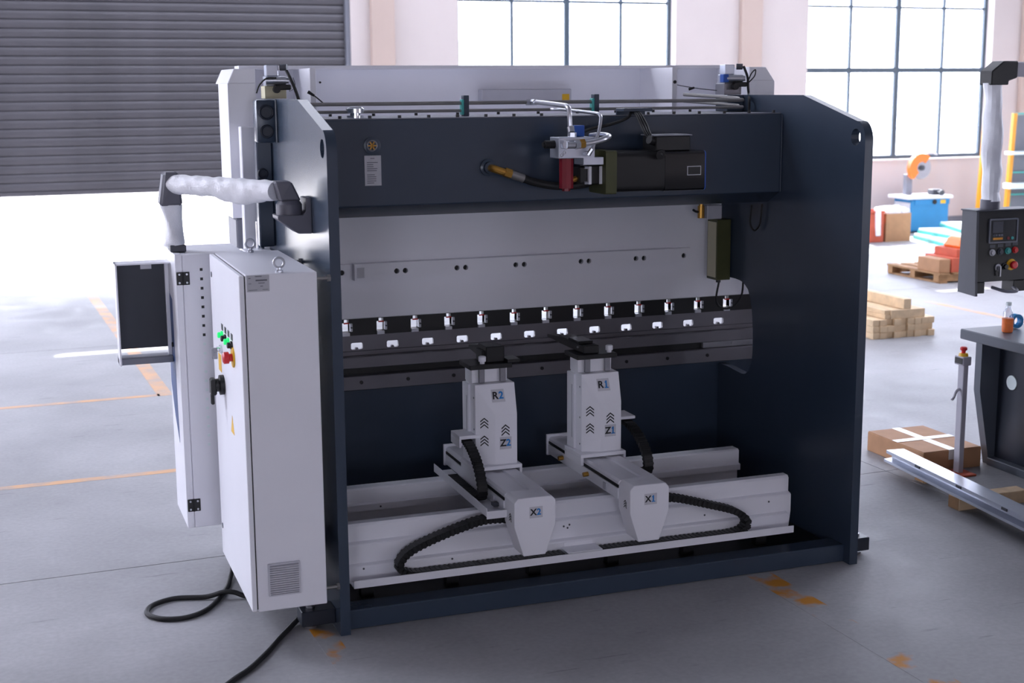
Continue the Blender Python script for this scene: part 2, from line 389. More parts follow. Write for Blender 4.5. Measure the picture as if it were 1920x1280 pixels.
for k, (a, b) in enumerate(((4.31, 4.66), (10.48, 10.868), (16.2, 16.6))):
    struct(part('trim_%d' % (k+1), bx(a, b, WB-0.10, WB, 0, HH, bev=0.008), 'pilaster_paint', origin=(0, 0, 0), rot=TH))
struct(part('baseboard_back', bx(4.1, HX1, WB-0.012, WB, 0, 0.13), 'mid_grey', origin=(0, 0, 0), rot=TH))

KW = (WB+0.2+5.785)/(WB+5.785)
def wx(x): return -1.525 + (x+1.525)*KW
def wz(z): return 2.406 + (z-2.406)*KW
def window(n, x0, x1, bars, z0, z1):
    w = struct(thing('window_%d' % n, (0, 0, 0), None, None, rot=TH))
    y0, y1 = WB+0.17, WB+0.23; zs = [wz(2.662), wz(3.70)]; xs = [wx(b) for b in bars]
    fr = MB(); fr.box(x0, x1, y0, y1, z0, z0+0.07); fr.box(x0, x1, y0, y1, z1-0.07, z1); fr.box(x0, x0+0.07, y0, y1, z0+0.07, z1-0.07); fr.box(x1-0.06, x1, y0, y1, z0+0.07, z1-0.07)
    part('window_frame', fr, 'window_frame', w)
    part('transom', bx(x0+0.07, x1-0.06, y0+0.002, y1-0.002, zs[0]-0.042, zs[0]+0.042), 'window_frame', w)
    part('transom', bx(x0+0.07, x1-0.06, y0+0.012, y1-0.012, zs[1]-0.02, zs[1]+0.02), 'window_frame', w)
    for k, x in enumerate(xs):
        h = 0.045 if k == 1 else 0.022
        part('mullion', bx(x-h, x+h, y0+0.004, y1-0.004, z0+0.07, z1-0.07), 'window_frame', w)
    xe = [x0+0.07] + xs + [x1-0.06]; ze = [z0+0.07] + zs + [z1-0.07]
    for i in range(4):
        for j in range(3): part('pane', bx(xe[i], xe[i+1], (y0+y1)/2-0.003, (y0+y1)/2+0.003, ze[j], ze[j+1]), 'glass', w)
    part('window_sill', bx(x0, x1, WB-0.03, y0, z0-0.03, z0+0.005, bev=0.004), 'wall_paint', w)
window(1, 5.671, 9.331, (6.527, 7.435, 8.355), 1.15, 4.75)
window(2, 11.80, 15.595, (12.621, 13.579, 14.521), 1.15, 4.75)

window(4, 17.0, 20.4, (17.7, 18.5, 19.3), 0.6, 6.2)  # unseen window, added for light on the right floor
window(5, -10.4, -5.5, (-9.0, -7.8, -6.6), 2.2, 6.4)  # unseen window, added for light from the back left

# half-raised roller shutter
sh = struct(thing('door_1', (0, 0, 0), None, None, rot=TH))
prof = [(0.0, 0.0), (0.018, 0.012), (0.026, 0.04), (0.024, 0.075), (0.014, 0.104), (0.0, 0.117), (0.0, 0.121), (0.008, 0.121), (0.022, 0.106), (0.033, 0.077), (0.035, 0.04), (0.026, 0.008), (0.008, 0.0)]
sl0 = None
for k in range(31):
    if sl0 is None:
        sl0 = part('slat', MB().prism([(WB+0.10-a+0.02, b) for a, b in prof], 'x', -3.55, 3.97), 'shutter', sh); sl0.location = (0, 0, 1.06)
    else:
        o = sl0.copy(); COL.objects.link(o); o.location = (0, 0, 1.06+0.121*k)
part('bottom_bar', MB().box(-3.55, 3.97, WB+0.08, WB+0.13, 1.0, 1.062, bev=0.006), 'shutter', sh)
for a, b in ((-3.6, -3.53), (3.955, 4.06)):
    part('guide_rail', bx(a, b, WB+0.02, WB+0.19, 0, 4.6), 'mid_grey', sh)
part('shutter_box', bx(-3.7, 4.1, WB-0.35, WB, 4.62, 5.15, bev=0.01), 'shutter', sh)

# ================================================================== BACKGROUND THINGS
# timber stack behind the machine's right plate
GT = 'squared timber beams stacked on the floor'
def beam(x0, x1, z0, z1, y0, y1, label):
    o = part('timber_beam', MB().box(x0, x1, y0, y1, z0, z1, bev=0.003), 'timber', origin=((x0+x1)/2, y0, z0)); tag(o, label, 'timber', GT, 'thing')
for r in range(3):
    nm = ('in the lowest layer of the stack', 'in the second layer of the stack', 'in the third layer of the stack')[r]
    n = 9; w = (7.14-6.44)/n
    for k in range(n):
        y0 = 5.45 + random.uniform(-0.02, 0.02)
        beam(6.44+k*w+0.001, 6.44+(k+1)*w-0.001, r*0.062+0.0005, (r+1)*0.062-0.0005, y0, y0+2.6, ('leftmost', 'second', 'third', 'fourth', 'fifth', 'sixth', 'seventh', 'eighth', 'rightmost')[k]+' square timber end '+nm)
beam(6.58, 6.64, 0.187, 0.229, 5.46, 8.0, 'thin lower timber beside the wide plank on the stack')
beam(6.58, 6.64, 0.2295, 0.272, 5.47, 8.0, 'thin upper timber beside the wide plank on the stack')
beam(6.644, 7.03, 0.187, 0.272, 5.45, 8.05, 'wide pale plank lying on the third layer of the timber stack')
beam(6.79, 6.875, 0.273, 0.372, 5.46, 8.1, 'single square timber on top of the timber stack')
beam(6.45, 6.54, 0.187, 0.225, 5.95, 8.0, 'short flat timber set back on the stack')

# pallet with cartons
px, py = 9.42, 8.42
t = thing('pallet', (px, py, 0), 'wooden pallet carrying reddish cartons near the window wall', 'pallet')
for k in range(3): part('bearer', bx(px, px+1.2, py+0.02+k*0.48, py+0.12+k*0.48, 0.022, 0.105), 'pallet_wood', t)
for k in range(3): part('bottom_board', bx(px+0.02+k*0.53, px+0.12+k*0.53, py, py+1.1, 0, 0.022), 'pallet_wood', t)
for k in range(6): part('deck_board', bx(px+k*0.21, px+k*0.21+0.15, py, py+1.1, 0.105, 0.127), 'pallet_wood', t)
def carton(name, x0, x1, y0, y1, z0, z1, m, label, tape=True, rz=0.0):
    cx, cy = (x0+x1)/2, (y0+y1)/2
    t = thing(name, (cx, cy, z0), label, 'box'); 
    part('carton_body', MB().box(x0, x1, y0, y1, z0, z1, bev=0.004), m, t)
    part('flap', bx(x0+0.004, cx-0.002, y0+0.004, y1-0.004, z1, z1+0.004), m, t); part('flap', bx(cx+0.002, x1-0.004, y0+0.004, y1-0.004, z1, z1+0.004), m, t)
    if tape:
        part('tape_strip', MB().box(cx-0.03, cx+0.03, y0-0.001, y1+0.001, z1+0.004, z1+0.0055).box(cx-0.03, cx+0.03, y0-0.0015, y0, z1-0.06, z1+0.005), 'tape', t)
        part('tape_strip', bx(x0-0.001, x1+0.001, cy-0.03, cy+0.03, z1+0.0055, z1+0.007), 'tape', t)
    t.rotation_euler[2] = rz
    return t
carton('cardboard_box', 9.44, 9.60, 8.46, 8.9, 0.127, 0.29, 'cardboard', 'small brown box at the edge of the pallet', False)
carton('cardboard_box', 9.62, 10.02, 8.46, 9.0, 0.127, 0.30, 'cardboard_red', 'reddish carton lying flat on the pallet deck', False)
carton('cardboard_box', 9.72, 10.10, 8.5, 8.95, 0.305, 0.40, 'cardboard_red', 'thin reddish carton on top of the flat pallet carton', False)
mb = MB()
mb.hexa([(10.06, 8.44, 0.128), (10.40, 8.44, 0.128), (10.42, 8.8, 0.128), (10.04, 8.8, 0.128), (10.1, 8.47, 0.30), (10.38, 8.46, 0.29), (10.38, 8.76, 0.30), (10.1, 8.76, 0.30)], bev=0.03)
tag(part('wrapped_bundle', mb, 'orange', origin=(10.2, 8.6, 0.128)), 'orange wrapped bundle at the right end of the pallet', 'bundle')
mb = MB(); mb.hexa([(9.78, 8.52, 0.405), (10.08, 8.52, 0.405), (10.08, 8.9, 0.405), (9.78, 8.9, 0.405), (9.84, 8.56, 0.53), (10.05, 8.56, 0.51), (10.05, 8.85, 0.52), (9.84, 8.85, 0.54)], bev=0.03)
tag(part('wrapped_bundle', mb, 'orange', origin=(9.93, 8.7, 0.405)), 'orange wrapped bundle on top of the thin reddish carton', 'bundle')
carton('cardboard_box', 10.68, 11.1, 8.42, 8.9, 0.0, 0.11, 'cardboard', 'flat brown box lying on the floor beside the pallet', False)

# boxes by the wall
t = thing('plastic_crate', (11.41, 12.8, 0), 'tall red crate standing left of the brown carton by the wall', 'crate')
part('crate_body', MB().box(11.275, 11.54, 12.66, 13.0, 0, 0.46, bev=0.01), 'cardboard_red', t)
part('rim', MB().prism(rrect(11.265, 11.55, 12.65, 13.01, 0.01), 'z', 0.46, 0.49, [rrect(11.29, 11.525, 12.675, 12.985, 0.01)]), 'cardboard_red', t)
part('protective_film', MB().hexa([(11.38, 12.63, 0.1), (11.47, 12.63, 0.1), (11.47, 12.655, 0.1), (11.38, 12.655, 0.1), (11.36, 12.63, 0.52), (11.46, 12.63, 0.54), (11.46, 12.7, 0.55), (11.36, 12.7, 0.53)], bev=0.01), 'wrap', t)
t = thing('cardboard_box', (11.8, 12.9, 0), 'open brown carton stuffed with white film beside the saw', 'box')
part('carton_body', MB().prism([(11.575, 12.66), (12.03, 12.66), (12.03, 13.2), (11.575, 13.2)], 'z', 0, 0.44, [[(11.585, 12.67), (12.02, 12.67), (12.02, 13.19), (11.585, 13.19)]]), 'cardboard', t)
mb = MB()
for k in range(9):
    a = 11.62+0.045*k; mb.hexa([(a, 12.69, 0.3), (a+0.08, 12.69, 0.3), (a+0.08, 13.16, 0.3), (a, 13.16, 0.3), (a+0.02, 12.7+0.03*(k % 3), 0.46+0.04*((k*7) % 4)), (a+0.06, 12.7+0.05*(k % 2), 0.47+0.03*((k*5) % 3)), (a+0.06, 13.1, 0.52), (a+0.02, 13.1, 0.5)], bev=0.012)
part('packing_film', mb, 'wrap', t)
# chop saw on a blue cabinet
t = thing('chop_saw', (13.1, 13.9, 0), 'blue cabinet chop saw with orange blade guard by the window', 'saw')
part('cabinet_body', MB().box(12.72, 13.46, 13.62, 14.1, 0.03, 0.55, bev=0.01), 'saw_blue', t)
part('side_panel', bx(12.712, 12.72, 13.65, 14.07, 0.06, 0.5), 'white_matt', t)
part('plinth', bx(12.74, 13.44, 13.64, 14.08, 0, 0.03), 'navy_dark', t)
part('work_table', MB().box(12.60, 13.5, 13.56, 14.12, 0.56, 0.61, bev=0.008), 'white', t)
p_ = part('control_strip', bx(12.78, 13.46, 13.605, 13.62, 0.46, 0.55), 'saw_blue', t)
part('switch', MB().cyl((13.16, 13.605, 0.505), (13.16, 13.59, 0.505), 0.04), 'black', p_); part('warning_label', bx(13.28, 13.38, 13.602, 13.605, 0.475, 0.535), 'yellow', p_)
part('column', MB().box(12.82, 12.94, 13.92, 14.02, 0.61, 0.95, bev=0.01), 'mid_grey', t)
part('vice', MB().box(13.2, 13.4, 13.72, 13.86, 0.61, 0.70, bev=0.01).cyl((13.3, 13.62, 0.65), (13.3, 13.72, 0.65), 0.018).cyl((13.3, 13.60, 0.65), (13.3, 13.62, 0.65), 0.05), 'dark_grey', t)
part('blade_guard', MB().prism([(13.02+0.235*cos(radians(a)), 1.06+0.235*sin(radians(a))) for a in range(50, 231, 12)] + [(13.02+0.1*cos(radians(a)), 1.06+0.1*sin(radians(a))) for a in range(230, 49, -12)], 'y', 13.78, 13.88), 'orange', t)
part('blade', MB().cyl((13.02, 13.80, 1.06), (13.02, 13.81, 1.06), 0.185, n=32), 'steel', t)
part('arbor', MB().cyl((13.02, 13.77, 1.06), (13.02, 13.80, 1.06), 0.045).cyl((13.02, 13.74, 1.06), (13.02, 13.77, 1.06), 0.02), 'dark_grey', t)
part('motor', MB().cyl((13.02, 13.89, 1.06), (13.02, 14.08, 1.06), 0.09).hexa([(12.85, 13.9, 0.9), (12.95, 13.9, 0.9), (12.95, 14.0, 0.9), (12.85, 14.0, 0.9), (12.97, 13.9, 1.0), (13.07, 13.9, 1.0), (13.07, 14.0, 1.0), (12.97, 14.0, 1.0)]), 'offwhite', t)
part('handle', MB().tube([(13.05, 13.9, 1.2), (13.2, 13.85, 1.3), (13.33, 13.82, 1.27)], 0.016), 'offwhite', t)
# wrapped sheets lying on the floor
GS = 'wrapped sheet packs on the floor'
def pack(cx, cy, z0, w, l, h, rz, label):
    t = thing('sheet_pack', (cx, cy, z0), label, 'sheets', GS)
    part('sheets', MB().box(cx-w/2, cx+w/2, cy-l/2, cy+l/2, z0, z0+h, bev=0.006), 'sheet_white', t)
    for s in (-1, 1):
        part('edge_protector', bx(cx+s*w/2-0.012, cx+s*w/2+0.012, cy-l/2-0.01, cy+l/2+0.01, z0+0.001, z0+h*0.6), 'teal', t)
        part('end_protector', bx(cx-w/2+0.014, cx+w/2-0.014, cy+s*l/2-0.012, cy+s*l/2+0.012, z0+0.001, z0+h*0.6), 'teal', t)
    t.rotation_euler[2] = rz
pack(12.75, 11.7, 0.0, 1.5, 2.1, 0.09, radians(-14), 'lowest white sheet pack with teal edges in front of the saw')
pack(12.9, 11.9, 0.092, 1.3, 1.8, 0.08, radians(-4), 'middle white sheet pack with teal edges in front of the saw')
pack(13.1, 12.1, 0.174, 1.1, 1.5, 0.07, radians(-20), 'topmost white sheet pack with teal edges in front of the saw')
# rack beyond the pendant
t = thing('storage_rack', (14.5, 13.2, 0), 'tall rack with orange posts and teal mesh frames by the right wall', 'rack')
for x, y in ((14.10, 13.0), (15.3, 13.0), (14.10, 13.7), (15.3, 13.7)):
    part('post', MB().hexa([(x-0.03, y-0.03, 0), (x+0.04, y-0.03, 0), (x+0.04, y+0.03, 0), (x-0.03, y+0.03, 0), (x+0.05, y-0.03, 1.95), (x+0.12, y-0.03, 1.95), (x+0.12, y+0.03, 1.95), (x+0.05, y+0.03, 1.95)]), 'orange_post', t)
for z in (0.05, 0.62, 0.98, 1.30, 1.93): part('cross_bar', bx(14.16, 15.36, 13.0, 13.03, z, z+0.025), 'teal', t)
part('mesh_panel', bx(14.2, 15.3, 13.05, 13.06, 0.08, 1.92), 'mid_grey', t)
for x in (14.19, 14.55, 14.9): part('upright', bx(x, x+0.02, 13.02, 13.045, 0.07, 1.93), 'teal', t)
for z in (0.74, 1.29): part('shelf', MB().box(14.02, 15.4, 12.8, 13.0, z, z+(0.09 if z < 1 else 0.05), bev=0.006), 'sheet_white', t)

# carton, e-stop post, rail on the floor at the right
cx0 = 4.02
carton('cardboard_box', 4.00, 4.44, 1.31, 1.92, 0.0, 0.128, 'cardboard', 'brown carton with crossed white tape on the floor behind the aluminium rail')
t = thing('emergency_stop_post', (4.20, 1.22, 0), 'slim grey pedestal with a red emergency stop button beside the carton', 'pedestal')
part('foot_plate', MB().box(4.10, 4.27, 1.13, 1.295, 0, 0.012, bev=0.003), 'cardboard_red', t)
part('column', MB().box(4.178, 4.214, 1.19, 1.245, 0.012, 0.70, bev=0.003), 'post_grey', t)
hd = part('head', MB().box(4.160, 4.222, 1.175, 1.262, 0.70, 0.755, bev=0.004), 'post_grey', t)
part('label_plate', bx(4.157, 4.1605, 1.182, 1.254, 0.709, 0.746), 'black', hd)
es = part('button_collar', MB().lathe((4.192, 1.218, 0.755), (0, 0, 1), [(0, 0.030), (0.018, 0.026), (0.018, 0.012)]), 'yellow', t)
part('stop_button', MB().lathe((4.192, 1.218, 0.773), (0, 0, 1), [(0, 0.012), (0.016, 0.013), (0.02, 0.022), (0.034, 0.022), (0.040, 0.015)]), 'red', t)
part('hook', MB().tube([(4.178, 1.22, 0.545), (4.15, 1.215, 0.535), (4.13, 1.21, 0.50), (4.115, 1.21, 0.485)], 0.009), 'post_grey', t)

t = thing('wooden_support', (3.95, 0.62, 0), 'short wooden beam carrying the aluminium rail nearer the machine', 'timber')
part('beam_body', MB().box(3.70, 4.18, 0.56, 0.66, 0, 0.075, bev=0.004), 'timber', t); part('end_grain', bx(3.698, 3.70, 0.565, 0.655, 0.004, 0.071), 'pallet_wood', t)
t = thing('wooden_support', (3.93, 1.15, 0), 'small wooden block under the far end of the aluminium rail', 'timber')
part('beam_body', MB().box(3.86, 4.02, 1.10, 1.2, 0, 0.075, bev=0.004), 'timber', t); part('end_grain', bx(3.858, 3.86, 1.105, 1.195, 0.004, 0.071), 'pallet_wood', t)
t = thing('aluminium_rail', (3.85, 1.40, 0.075), 'long silver aluminium rail lying on wooden blocks near the grey table', 'rail')
L0 = 2.3
prof = [(-0.075, 0), (0.075, 0), (0.075, 0.016), (0.02, 0.022), (0.02, 0.046), (0.06, 0.052), (0.06, 0.072), (-0.06, 0.072), (-0.06, 0.052), (-0.02, 0.046), (-0.02, 0.022), (-0.075, 0.016)]
mb = MB().prism([(3.85+a, 0.075+b) for a, b in prof], 'y', 1.40-L0, 1.40); part('profile', mb, 'alu', t)
for k in range(4): part('slot', bx(3.784, 3.79, 1.0-k*0.45, 1.05-k*0.45, 0.130, 0.144), 'dark_grey', t)
t.rotation_euler[2] = radians(-5.5)

# second press: table, frame, control pendant
t = thing('press_table', (4.6, 0.6, 0), 'grey bench of the second press at the right edge with slanted end plate', 'press')
part('table_top', MB().box(4.33, 4.95, -2.2, 1.44, 0.818, 0.883, bev=0.006), 'machine_grey', t)
for y in (1.33, -2.15): part('end_plate', MB().prism([(4.42, 0.818), (4.42, 0.49), (4.52, 0.0), (5.6, 0), (5.6, 0.818)], 'x' if False else 'y', y, y+0.06), 'machine_grey', t)
ap = part('apron', MB().prism([(-2.09, 0.05), (1.33, 0.05), (1.33, 0.818), (-2.09, 0.818)], 'x', 4.56, 4.60, [circle(1.20, 0.56, 0.045, 16), rrect(-0.1, 0.78, 0.22, 0.50, 0.05)]), 'navy_dark', t)
part('lamp_lens', MB().cyl((4.553, 1.20, 0.56), (4.575, 1.20, 0.56), 0.046, n=20), 'sheet_white', ap)
part('backing_plate', bx(4.70, 4.73, -2.0, 1.30, 0.05, 0.815), 'white_matt', t)
part('kick_rail', MB().box(4.50, 4.56, -2.09, 1.33, 0.0, 0.05, bev=0.004), 'machine_grey', t)
for y in (1.33, -2.15): part('side_frame', MB().prism([(5.02, 0.8835), (5.6, 0.8835), (5.6, 2.5), (5.1, 2.5), (5.02, 1.7), (5.35, 1.5), (5.35, 1.05)], 'y', y, y+0.06), 'navy', t)
part('ram', bx(5.1, 5.18, -2.0, 1.3, 1.3, 2.3), 'white', t)
# pendant
t = thing('control_pendant', (4.7, 1.6, 1.1), 'black control pendant on a wrapped pipe arm above the grey bench', 'pendant')
def pb(z, dy=0.0): return dy
part('housing', MB().prism([(1.60, 1.605), (1.72, 1.605), (1.72, 1.145), (1.595, 1.145), (1.60, 1.2)], 'x', 4.545, 4.98, bev=0.004), 'black', t)
for xa, xb in ((4.547, 4.632), (4.86, 4.98)): part('lower_leg', MB().box(xa, xb, 1.60, 1.72, 1.07, 1.144, bev=0.004), 'black', t)
part('side_cheek', MB().prism([(1.585, 1.61), (1.73, 1.61), (1.74, 1.07), (1.56, 1.06), (1.57, 1.2)], 'x', 4.527, 4.545), 'dark_grey', t)
part('top_plate', MB().box(4.52, 4.99, 1.58, 1.74, 1.605, 1.615, bev=0.003), 'dark_grey', t)
fr = part('screen_bezel', MB().prism(rrect(4.635, 4.862, 1.395, 1.555, 0.01), 'y', 1.588, 1.60, [rrect(4.645, 4.852, 1.405, 1.545, 0.006)]), 'mid_grey', t)
part('keypad', bx(4.645, 4.852, 1.594, 1.60, 1.405, 1.545), 'black_gloss', fr)
part('screen', bx(4.663, 4.745, 1.591, 1.594, 1.463, 1.535), 'dark_grey', fr)
part('amber_keys', bx(4.67, 4.745, 1.590, 1.594, 1.418, 1.432), 'orange_post', fr)
part('stop_key', MB().cyl((4.79, 1.594, 1.425), (4.79, 1.589, 1.425), 0.010, n=12), 'filter_red', fr); part('start_key', MB().cyl((4.822, 1.594, 1.425), (4.822, 1.589, 1.425), 0.010, n=12), 'teal', fr)
for k in range(4): part('function_key', bx(4.668+k*0.021, 4.682+k*0.021, 1.590, 1.594, 1.441, 1.452), 'mid_grey', fr)
for x, z, mt in ((4.672, 1.335, 'sticker'), (4.735, 1.338, 'dark_grey'), (4.795, 1.342, 'teal'), (4.852, 1.345, 'red')):
    part('push_button', MB().lathe((x, 1.60, z), (0, -1, 0), [(0, 0.022), (0.008, 0.022), (0.008, 0.016), (0.02, 0.015)], 14), mt, t)
    part('button_label', bx(x-0.022, x+0.022, 1.597, 1.60, z+0.03, z+0.05), 'dark_grey', t)
part('key_switch', MB().lathe((4.722, 1.60, 1.235), (0, -1, 0), [(0, 0.024), (0.01, 0.024), (0.012, 0.014), (0.02, 0.013)], 14).box(4.718, 4.726, 1.565, 1.582, 1.18, 1.245), 'steel', t)
part('selector_switch', MB().lathe((4.775, 1.60, 1.24), (0, -1, 0), [(0, 0.022), (0.01, 0.022), (0.012, 0.016), (0.028, 0.015)], 14), 'black_gloss', t)
part('stop_collar', MB().lathe((4.83, 1.60, 1.25), (0, -1, 0), [(0, 0.038), (0.006, 0.036)], 18), 'yellow', t)
part('stop_button', MB().lathe((4.83, 1.594, 1.25), (0, -1, 0), [(0, 0.014), (0.014, 0.014), (0.018, 0.026), (0.032, 0.025), (0.036, 0.018)], 18), 'red', t)
part('handle_bar', MB().tube([(4.72, 1.64, 1.10), (4.75, 1.54, 1.085), (4.83, 1.53, 1.085), (4.88, 1.64, 1.10)], 0.011), 'mid_grey', t)
part('pipe_socket', MB().lathe((4.685, 1.66, 1.615), (0, 0, 1), [(0, 0.062), (0.06, 0.062), (0.06, 0.05)], 20), 'joint_grey', t)
part('wrapped_pipe', MB().tube([(4.685, 1.66, 1.665), (4.68, 1.66, 1.9), (4.67, 1.66, 2.2), (4.66, 1.66, 2.42)], 0.06, n=16, steps=8, rfun=lambda u, a: 0.06+0.006*sin(9*u+2*a)+0.004*sin(23*u-a)+(0.012 if 0.1 < u < 0.3 else 0)*max(0, cos(a+2))), 'wrap', t)
part('elbow', MB().prism([(4.60, 2.405), (4.735, 2.405), (4.735, 2.43), (4.80, 2.45), (4.80, 2.555), (4.69, 2.555), (4.60, 2.49)], 'y', 1.60, 1.72, bev=0.006), 'black', t)
part('boom', MB().box(4.80, 5.08, 1.61, 1.71, 2.455, 2.55, bev=0.006), 'post_grey', t)
part('boom_mount', MB().box(5.08, 5.14, 1.39, 1.72, 2.40, 2.60, bev=0.006), 'joint_grey', t)
# bottle, bag and tape roll on the bench
t = thing('drink_bottle', (4.515, 1.22, 0.8835), 'small clear bottle of orange drink on the grey bench', 'bottle')
part('liquid_body', MB().lathe((4.515, 1.22, 0.8835), (0, 0, 1), [(0, 0.028), (0.004, 0.033), (0.012, 0.033)], 18), 'bottle_orange', t)
part('bottle_wall', MB().lathe((4.515, 1.22, 0.8955), (0, 0, 1), [(0, 0.033), (0.08, 0.034), (0.115, 0.03), (0.14, 0.018), (0.15, 0.015), (0.156, 0.015)], 18), 'clear_plastic', t)
part('wrap_label', MB().lathe((4.515, 1.22, 0.897), (0, 0, 1), [(0, 0.0345), (0.075, 0.0352)], 18), 'bottle_orange', t)
part('cap', MB().lathe((4.515, 1.22, 1.052), (0, 0, 1), [(0, 0.018), (0.018, 0.018), (0.02, 0.016)], 16), 'sheet_white', t)
def blob(cx, cy, cz, rx, ry, rz, seed, m=None):
    b = bmesh.new(); bmesh.ops.create_icosphere(b, subdivisions=3, radius=1); rnd = random.Random(seed); ph = [rnd.uniform(0, 6) for _ in range(6)]
    for v in b.verts:
        n = v.co.normalized(); k = 1 + 0.12*sin(5*n.x+ph[0])*sin(4*n.y+ph[1]) + 0.07*sin(11*n.z+ph[2]+3*n.x) + 0.05*sin(17*n.y+ph[3])
        v.co = Vector((cx+rx*n.x*k, cy+ry*n.y*k, max(cz, cz+rz*0.9+rz*n.z*k)))
    q = MB(); q._merge(b); return q
tag(part('plastic_bag', blob(4.80, 1.12, 0.8845, 0.13, 0.13, 0.10, 3), 'clear_plastic', origin=(4.80, 1.12, 0.8845)), 'crumpled clear plastic bag on the grey bench beside the bottle', 'bag')
tag(part('tape_roll', MB().prism(circle(4.66, 0.93, 0.045, 24), 'y', 1.30, 1.34, [circle(4.66, 0.93, 0.028, 24)]), 'saw_blue', origin=(4.66, 1.32, 0.885)), 'blue tape roll standing on the grey bench behind the bottle', 'tape roll')

# ================================================================== THE PRESS BRAKE
T, W = 0.046, 2.6
pbk = thing('press_brake', (1.3, 0.8, 0), 'large navy and white press brake seen from behind', 'machine')
def arc(cy, cz, r, a0, a1, n=6): return [(cy+r*cos(radians(a0+(a1-a0)*i/n)), cz+r*sin(radians(a0+(a1-a0)*i/n))) for i in range(n+1)]
plate = [(0, 0), (0, 2.140)] + [(0.0+0.085-0.085*cos(radians(t)), 2.140+0.102*sin(radians(t))) for t in range(9, 73, 9)] + [(0.0685, 2.2362), (0.574, 2.3606), (1.43, 2.3606), (1.43, 1.318), (1.24, 1.318), (1.19, 1.314), (1.15, 1.305), (1.10, 1.275), (1.07, 1.225), (1.05, 1.16), (1.035, 1.05), (1.031, 0.93), (1.04, 0.865), (1.07, 0.81), (1.11, 0.784), (1.15, 0.778), (1.22, 0.782), (1.30, 0.79), (1.43, 0.79), (1.43, 0)]
for x0, x1 in ((-T, 0), (W, W+T)):
    part('side_plate', MB().prism(plate, 'x', x0, x1, [circle(0.0815, 2.159, 0.041, 24)]), 'navy', pbk, sharp=11)
# guide blocks welded to the outer faces
for s, xo in ((-1, -T), (1, W+T)):
    def bxs(a, b, *r, **k): lo, hi = sorted((xo+s*a, xo+s*b)); return MB().box(lo, hi, *r, **k)
    part('guide_web', bxs(0, 0.04, 1.18, 1.34, 2.16, 2.35), 'navy', pbk)
    gb = part('guide_block', bxs(0, 0.10, 1.10, 1.20, 2.15, 2.36, bev=0.012, seg=2), 'navy', pbk)
    part('guide_slide', bxs(0, 0.078, 1.26, 1.33, 1.62, 2.155, bev=0.006), 'navy', gb)
    for cz, yy, rr in ((2.298, 1.10, 0.032), (2.205, 1.10, 0.028), (1.99, 1.26, 0.022), (1.90, 1.26, 0.022)):
        part('bore', MB().ring((xo+s*0.05, yy, cz), (0, 1, 0), rr, 0.006).cyl((xo+s*0.05, yy-0.001, cz), (xo+s*0.05, yy+0.01, cz), rr), 'navy_dark', gb)
part('weld_seam', MB().tube([(-T-0.004, 1.098, 2.15+0.021*k) for k in range(11)], 0.006, n=6, smooth=False), 'navy', pbk)
# base beam, foot blocks
part('base_beam', MB().prism([(0.055, 0.004), (0.055, 0.086), (0.06, 0.091), (0.17, 0.091), (0.17, 0.076), (0.07, 0.076), (0.07, 0.004)], 'x', 0.0005, W-0.0005), 'navy', pbk)
part('base_beam', MB().box(0.0005, W-0.0005, 1.10, 1.20, 0.004, 0.09, bev=0.003), 'navy', pbk)
for a, b in ((-0.20, -T), (W+T, W+T+0.14)):
    for y in (0.10, 1.28):
        ft = part('foot_block', MB().box(a, b, y, y+0.11, 0.025, 0.095, bev=0.003), 'navy_dark', pbk)
        cx = a+0.05 if a < 0 else b-0.05
        part('levelling_bolt', MB().cyl((cx, y+0.055, 0.0), (cx, y+0.055, 0.12), 0.011, n=10).cyl((cx, y+0.055, 0.0), (cx, y+0.055, 0.012), 0.03, n=16).cyl((cx, y+0.055, 0.096), (cx, y+0.055, 0.106), 0.02, n=6), 'steel', ft)
part('cable_tray_floor', bx(0.0005, W-0.0005, 0.20, 1.10, 0.05, 0.056), 'black', pbk)
# bed
bed = part('bed', MB().box(-0.14, W+0.30, 1.44, 1.54, 0.02, 0.80, bev=0.004), 'navy', pbk)
rail = part('bed_rail', MB().box(-0.12, W+0.28, 1.415, 1.54, 0.802, 0.880, bev=0.003), 'tool_steel', bed)
for k in range(9): part('screw', MB().cyl((0.42+k*0.262, 1.416, 0.845 - 0.0), (0.42+k*0.262, 1.409, 0.845), 0.010, n=10), 'black', bed)
part('die_slot', bx(-0.12, 2.50, 1.47, 1.53, 0.8805, 0.916), 'black', bed)
part('slot_stop', MB().box(2.505, 2.86, 1.45, 1.53, 0.8805, 0.916, bev=0.002).cyl((2.70, 1.449, 0.90), (2.70, 1.442, 0.90), 0.008, n=10), 'steel', bed)
part('die_holder', MB().box(-0.12, W+0.28, 1.45, 1.55, 0.9165, 0.978, bev=0.002), 'tool_steel', bed)
# ram
ram = part('ram', MB().box(-0.16, W+0.30, 1.50, 1.58, 1.18, 2.22, bev=0.004), 'white', pbk)
sb = []
for xx in (0.638, 0.686, 0.98, 1.03, 1.324, 1.374, 1.717, 1.766, 2.059, 2.11): sb.append(circle(xx, 1.438, 0.0145, 14))
bar = part('stiffener_bar', MB().prism([(0.405, 1.395), (2.30, 1.395), (2.30, 1.485), (0.405, 1.485)], 'y', 1.44, 1.50, sb), 'white', ram)
part('bar_end_block', MB().prism([(2.31, 1.397), (2.42, 1.397), (2.42, 1.482), (2.31, 1.482)], 'y', 1.462, 1.50, [circle(2.376, 1.438, 0.0145, 14)]), 'white', ram)
part('bar_end_block', MB().prism([(0.30, 1.397), (0.39, 1.397), (0.39, 1.482), (0.30, 1.482)], 'y', 1.462, 1.50, [circle(0.341, 1.440, 0.0145, 14)]), 'white', ram)
